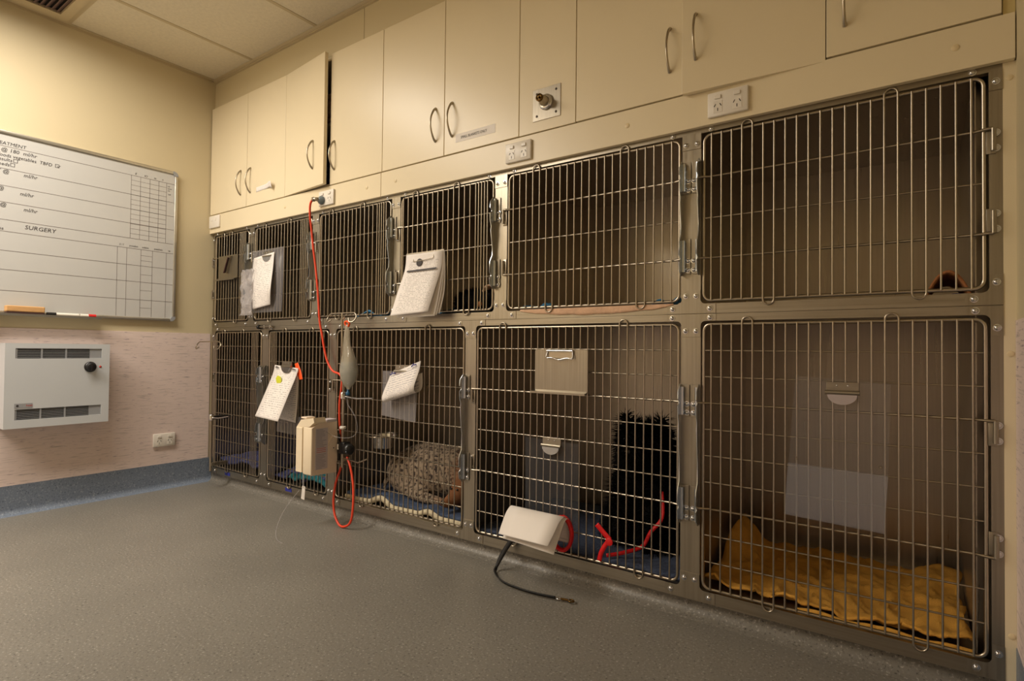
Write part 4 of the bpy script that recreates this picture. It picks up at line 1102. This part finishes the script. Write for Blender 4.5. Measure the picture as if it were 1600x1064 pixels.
# steel bowl hooked inside the door
t = thing('steel_bowl', 'shiny steel bowl hooked on the inside of the speckled dog\'s door', 'bowl', (1.43, .085, .335))
MB().lathe((1.432, .088, .338), (0, 0, 1), [(.045, 0), (.058, .006), (.066, .052), (.074, .056), (.074, .059), (.064, .057), (.054, .010), (.01, .006)], 28).build('bowl', 'chrome', t, True)
MB().tube([(1.432+.078*math.cos(a*PI/12), .088+.078*math.sin(a*PI/12), .396) for a in range(24)], .003, 6, True).tube([(1.40, .012, .41), (1.40, .02, .396)], .003, 6).tube([(1.465, .012, .41), (1.465, .02, .396)], .003, 6).build('holder_ring', 'wire', t, True)

# ------------------------------------------------------------------ animals
def blob(name, parts, m, vox=.011, smooth_it=8, parent=None):
    bm = bmesh.new()
    for p in parts:
        if p[0] == 'e':
            _, c, r, *rot = p
            mt = Matrix.Translation(c) @ (Euler([math.radians(q) for q in rot[0]]).to_matrix().to_4x4() if rot else Matrix()) @ Matrix.Diagonal((*r, 1))
            bmesh.ops.create_uvsphere(bm, u_segments=20, v_segments=12, radius=1, matrix=mt)
        else:
            _, pts, rr = p
            for i in range(len(pts)-1):
                a, b = Vector(pts[i]), Vector(pts[i+1])
                st = max(2, int((b-a).length/(min(rr[i], rr[i+1])*.5)))
                for k in range(st+1):
                    f_ = k/st; rad = rr[i]+(rr[i+1]-rr[i])*f_
                    bmesh.ops.create_uvsphere(bm, u_segments=10, v_segments=7, radius=rad, matrix=Matrix.Translation(a.lerp(b, f_)))
    me = bpy.data.meshes.new(name); bm.to_mesh(me); bm.free()
    ob = bpy.data.objects.new('tmp', me); COL.objects.link(ob)
    md = ob.modifiers.new('r', 'REMESH'); md.mode = 'VOXEL'; md.voxel_size = vox
    ms = ob.modifiers.new('s', 'SMOOTH'); ms.iterations = smooth_it; ms.factor = .5
    dg = bpy.context.evaluated_depsgraph_get(); dg.update()
    res = bpy.data.meshes.new_from_object(ob.evaluated_get(dg)); bpy.data.objects.remove(ob)
    res.name = name; res.materials.clear(); res.materials.append(MATS[m])
    for p in res.polygons: p.use_smooth = True
    return link_mesh(name, res, parent)
def fur(body, parent, m, n, lmin, lmax, droop=.4, r=.0016, seed=1, name='fur'):
    rnd = random.Random(seed); me = body.data; ps = list(me.polygons); tot = len(ps); b = MB()
    for _ in range(n):
        p = ps[rnd.randrange(tot)]; c = Vector(p.center); nn = Vector(p.normal)
        d = (nn+Vector((rnd.uniform(-.5, .5), rnd.uniform(-.5, .5), rnd.uniform(-.4, .4)-droop))).normalized()
        ln = rnd.uniform(lmin, lmax); a = nn.orthogonal().normalized(); q = nn.cross(a)
        i = len(b.v); c0 = c-nn*.003
        mid = c0+(nn*.5+d*.5).normalized()*ln*.5; tip = mid+d*ln*.6
        for base, rad in ((c0, r), (mid, r*.8)):
            for k in range(3):
                an = 2*PI*k/3; b.v.append(tuple(base+(a*math.cos(an)+q*math.sin(an))*rad))
        b.v.append(tuple(tip))
        for k in range(3):
            k2 = (k+1) % 3
            b.f.append((i+k, i+k2, i+3+k2, i+3+k)); b.f.append((i+3+k, i+3+k2, i+6))
    me2 = bpy.data.meshes.new(name); me2.from_pydata(b.v, [], b.f); me2.materials.append(MATS[m])
    o = link_mesh(name, me2, parent); o['kind'] = 'stuff'; return o

# speckled dog curled in L3
FZ = .118
dog = blob('dog', [
    ('e', (1.585, .275, FZ+.105), (.245, .150, .128), (0, 0, -4)),
    ('e', (1.49, .25, FZ+.092), (.150, .135, .108)),          # haunch
    ('e', (1.76, .29, FZ+.115), (.150, .140, .125)),          # chest
    ('c', [(1.46, .18, FZ+.06), (1.62, .115, FZ+.028), (1.80, .105, FZ+.022)], [.055, .028, .020]),   # hind leg and foot
    ('e', (1.81, .105, FZ+.022), (.030, .020, .017)),
    ('c', [(1.84, .24, FZ+.12), (1.88, .17, FZ+.10)], [.080, .060]),      # neck
    ('e', (1.885, .130, FZ+.085), (.052, .062, .052), (20, 0, 10)),       # head
    ('c', [(1.875, .10, FZ+.062), (1.855, .058, FZ+.040)], [.034, .022]),  # muzzle
    ('c', [(1.925, .15, FZ+.125), (1.945, .12, FZ+.085)], [.020, .012]), ('c', [(1.85, .165, FZ+.13), (1.832, .13, FZ+.10)], [.020, .012]),   # ears
    ('c', [(1.86, .27, FZ+.05), (1.90, .20, FZ+.022), (1.86, .13, FZ+.016)], [.035, .022, .016]),  # foreleg
    ('c', [(1.36, .28, FZ+.06), (1.33, .20, FZ+.03), (1.40, .13, FZ+.018)], [.022, .015, .009]),   # tail
], 'fur_ticked', vox=.010, smooth_it=8)
tag(dog, 'grey-brown speckled dog curled asleep on the blue fleece bed', 'dog')
for x in (1.868, 1.900):
    MB().lathe((x, .076, FZ+.098), (0, -1, .3), [(.005, 0), (.004, .003), (.001, .004)], 10).build('eye', 'eye', dog, True)
MB().lathe((1.853, .040, FZ+.046), (-.2, -1, .1), [(.010, 0), (.009, .004), (.004, .006)], 10).build('nose', 'eye', dog, True)

# black shaggy dog sitting in L4
bx, by, bz = 2.632, .30, .098
bd = blob('dog', [
    ('e', (bx+.02, by+.04, bz+.14), (.120, .125, .140)),
    ('e', (bx+.01, by, bz+.24), (.112, .100, .125)),
    ('e', (bx, by-.02, bz+.350), (.092, .088, .078)),          # head
    ('e', (bx-.01, by-.095, bz+.335), (.046, .055, .040)),      # muzzle
    ('c', [(bx-.066, by-.01, bz+.39), (bx-.080, by-.012, bz+.462)], [.036, .012]),
    ('c', [(bx+.050, by-.01, bz+.39), (bx+.066, by-.012, bz+.448)], [.040, .016]),
    ('c', [(bx-.05, by-.06, bz+.20), (bx-.055, by-.095, bz+.10), (bx-.055, by-.11, bz+.022)], [.048, .038, .034]),
    ('c', [(bx+.06, by-.06, bz+.20), (bx+.06, by-.095, bz+.10), (bx+.06, by-.11, bz+.022)], [.048, .038, .034]),
    ('e', (bx-.09, by+.02, bz+.07), (.055, .10, .065)), ('e', (bx+.12, by+.02, bz+.07), (.055, .10, .065)),
    ('e', (bx-.095, by-.07, bz+.022), (.028, .05, .020)), ('e', (bx+.125, by-.07, bz+.022), (.028, .05, .020)),
    ('c', [(bx+.06, by+.16, bz+.04), (bx+.14, by+.18, bz+.03)], [.03, .015]),
], 'fur_black', vox=.011, smooth_it=6)
tag(bd, 'black shaggy dog sitting upright behind the bars of its cage', 'dog')
for s in (-1, 1): MB().lathe((bx-.008+s*.036, by-.098, bz+.378), (s*.2, -1, 0), [(.009, 0), (.007, .004), (.002, .006)], 10).build('eye', 'eye', bd, True)
MB().lathe((bx-.012, by-.146, bz+.345), (0, -1, .1), [(.015, 0), (.013, .005), (.005, .008)], 12).build('nose', 'eye', bd, True)
fur(bd, bd, 'fur_black', 9000, .022, .052, .35, .0018, 5)
# its red lead
t = thing('dog_lead', 'bright red lead hanging from the black dog across the mat and bars', 'leash', (2.65, .1, .1))
def ribbon(pts, w_, wd, m, parent, name):
    P = catmull(pts, 6); A, B_ = [], []
    for i, p in enumerate(P):
        tt = (P[min(i+1, len(P)-1)]-P[max(i-1, 0)]).normalized(); sd = tt.cross(Vector(wd)).normalized()*w_
        A.append(p+sd); B_.append(p-sd)
    return MB().ruled(A, B_, 2).build(name, m, parent, True, solid=.003)
ribbon([(bx+.10, by-.11, bz+.215), (bx+.115, .155, .235), (2.715, .135, .185), (2.690, .125, .135), (2.645, .075, .118), (2.600, .035, .110)], .0062, (0, -1, .3), 'leash_red', t, 'strap')
ribbon([(2.596, -.010, .105), (2.605, -.013, .135), (2.622, -.0135, .165), (2.636, -.013, .180)], .0075, (0, -1, 0), 'leash_red', t, 'strap')
ribbon([(2.636, -.0135, .182), (2.615, -.014, .200), (2.588, -.014, .224)], .0085, (0, -1, 0), 'leash_red', t, 'strap_end')
MB().lathe((2.634, -.0125, .176), (0, -1, 0), [(.010, 0), (.013, .002), (.013, .005), (.008, .007)], 12).build('knot', 'leash_red', t, True)

# black cat in U4
cz = ZU+.004
cat_ = blob('cat', [
    ('e', (1.935, .135, cz+.058), (.088, .085, .058)),
    ('e', (1.99, .16, cz+.060), (.075, .08, .060)),
    ('e', (2.035, .085, cz+.048), (.040, .038, .036)),
    ('c', [(2.018, .085, cz+.078), (2.012, .085, cz+.098)], [.013, .004]), ('c', [(2.052, .085, cz+.078), (2.058, .085, cz+.096)], [.013, .004]),
    ('c', [(1.98, .08, cz+.018), (2.03, .045, cz+.014)], [.018, .014]),
    ('c', [(1.86, .15, cz+.02), (1.84, .09, cz+.014), (1.89, .055, cz+.012)], [.016, .012, .008]),
], 'fur_black', vox=.007, smooth_it=5)
tag(cat_, 'small black cat curled under a pinkish towel in the fourth upper cage', 'cat')
fur(cat_, cat_, 'fur_black', 2500, .008, .018, .2, .0010, 9)
for s in (-1, 1): MB().lathe((2.035+s*.014, .051, cz+.056), (s*.2, -1, 0), [(.005, 0), (.004, .002), (.001, .003)], 10).build('eye', 'eye', cat_, True)
MB().lathe((2.035, .043, cz+.042), (0, -1, 0), [(.012, 0), (.010, .004), (.003, .007)], 10).build('muzzle', 'fur_tan', cat_, True)

# ------------------------------------------------------------------ floor drain at the bottom edge
t = thing('floor_drain', 'round steel floor drain set in the vinyl near the camera', 'drain', (2.325, -.905, 0))
MB().lathe((2.325, -.905, .0), (0, 0, 1), [(.055, 0), (.055, .002), (.050, .003), (.046, .002), (.046, .0005)], 32).build('drain_ring', 'nickel', t, True)
MB().lathe((2.325, -.905, .0006), (0, 0, 1), [(.046, 0), (.046, .0008)], 32).build('drain_grate', 'slot', t)
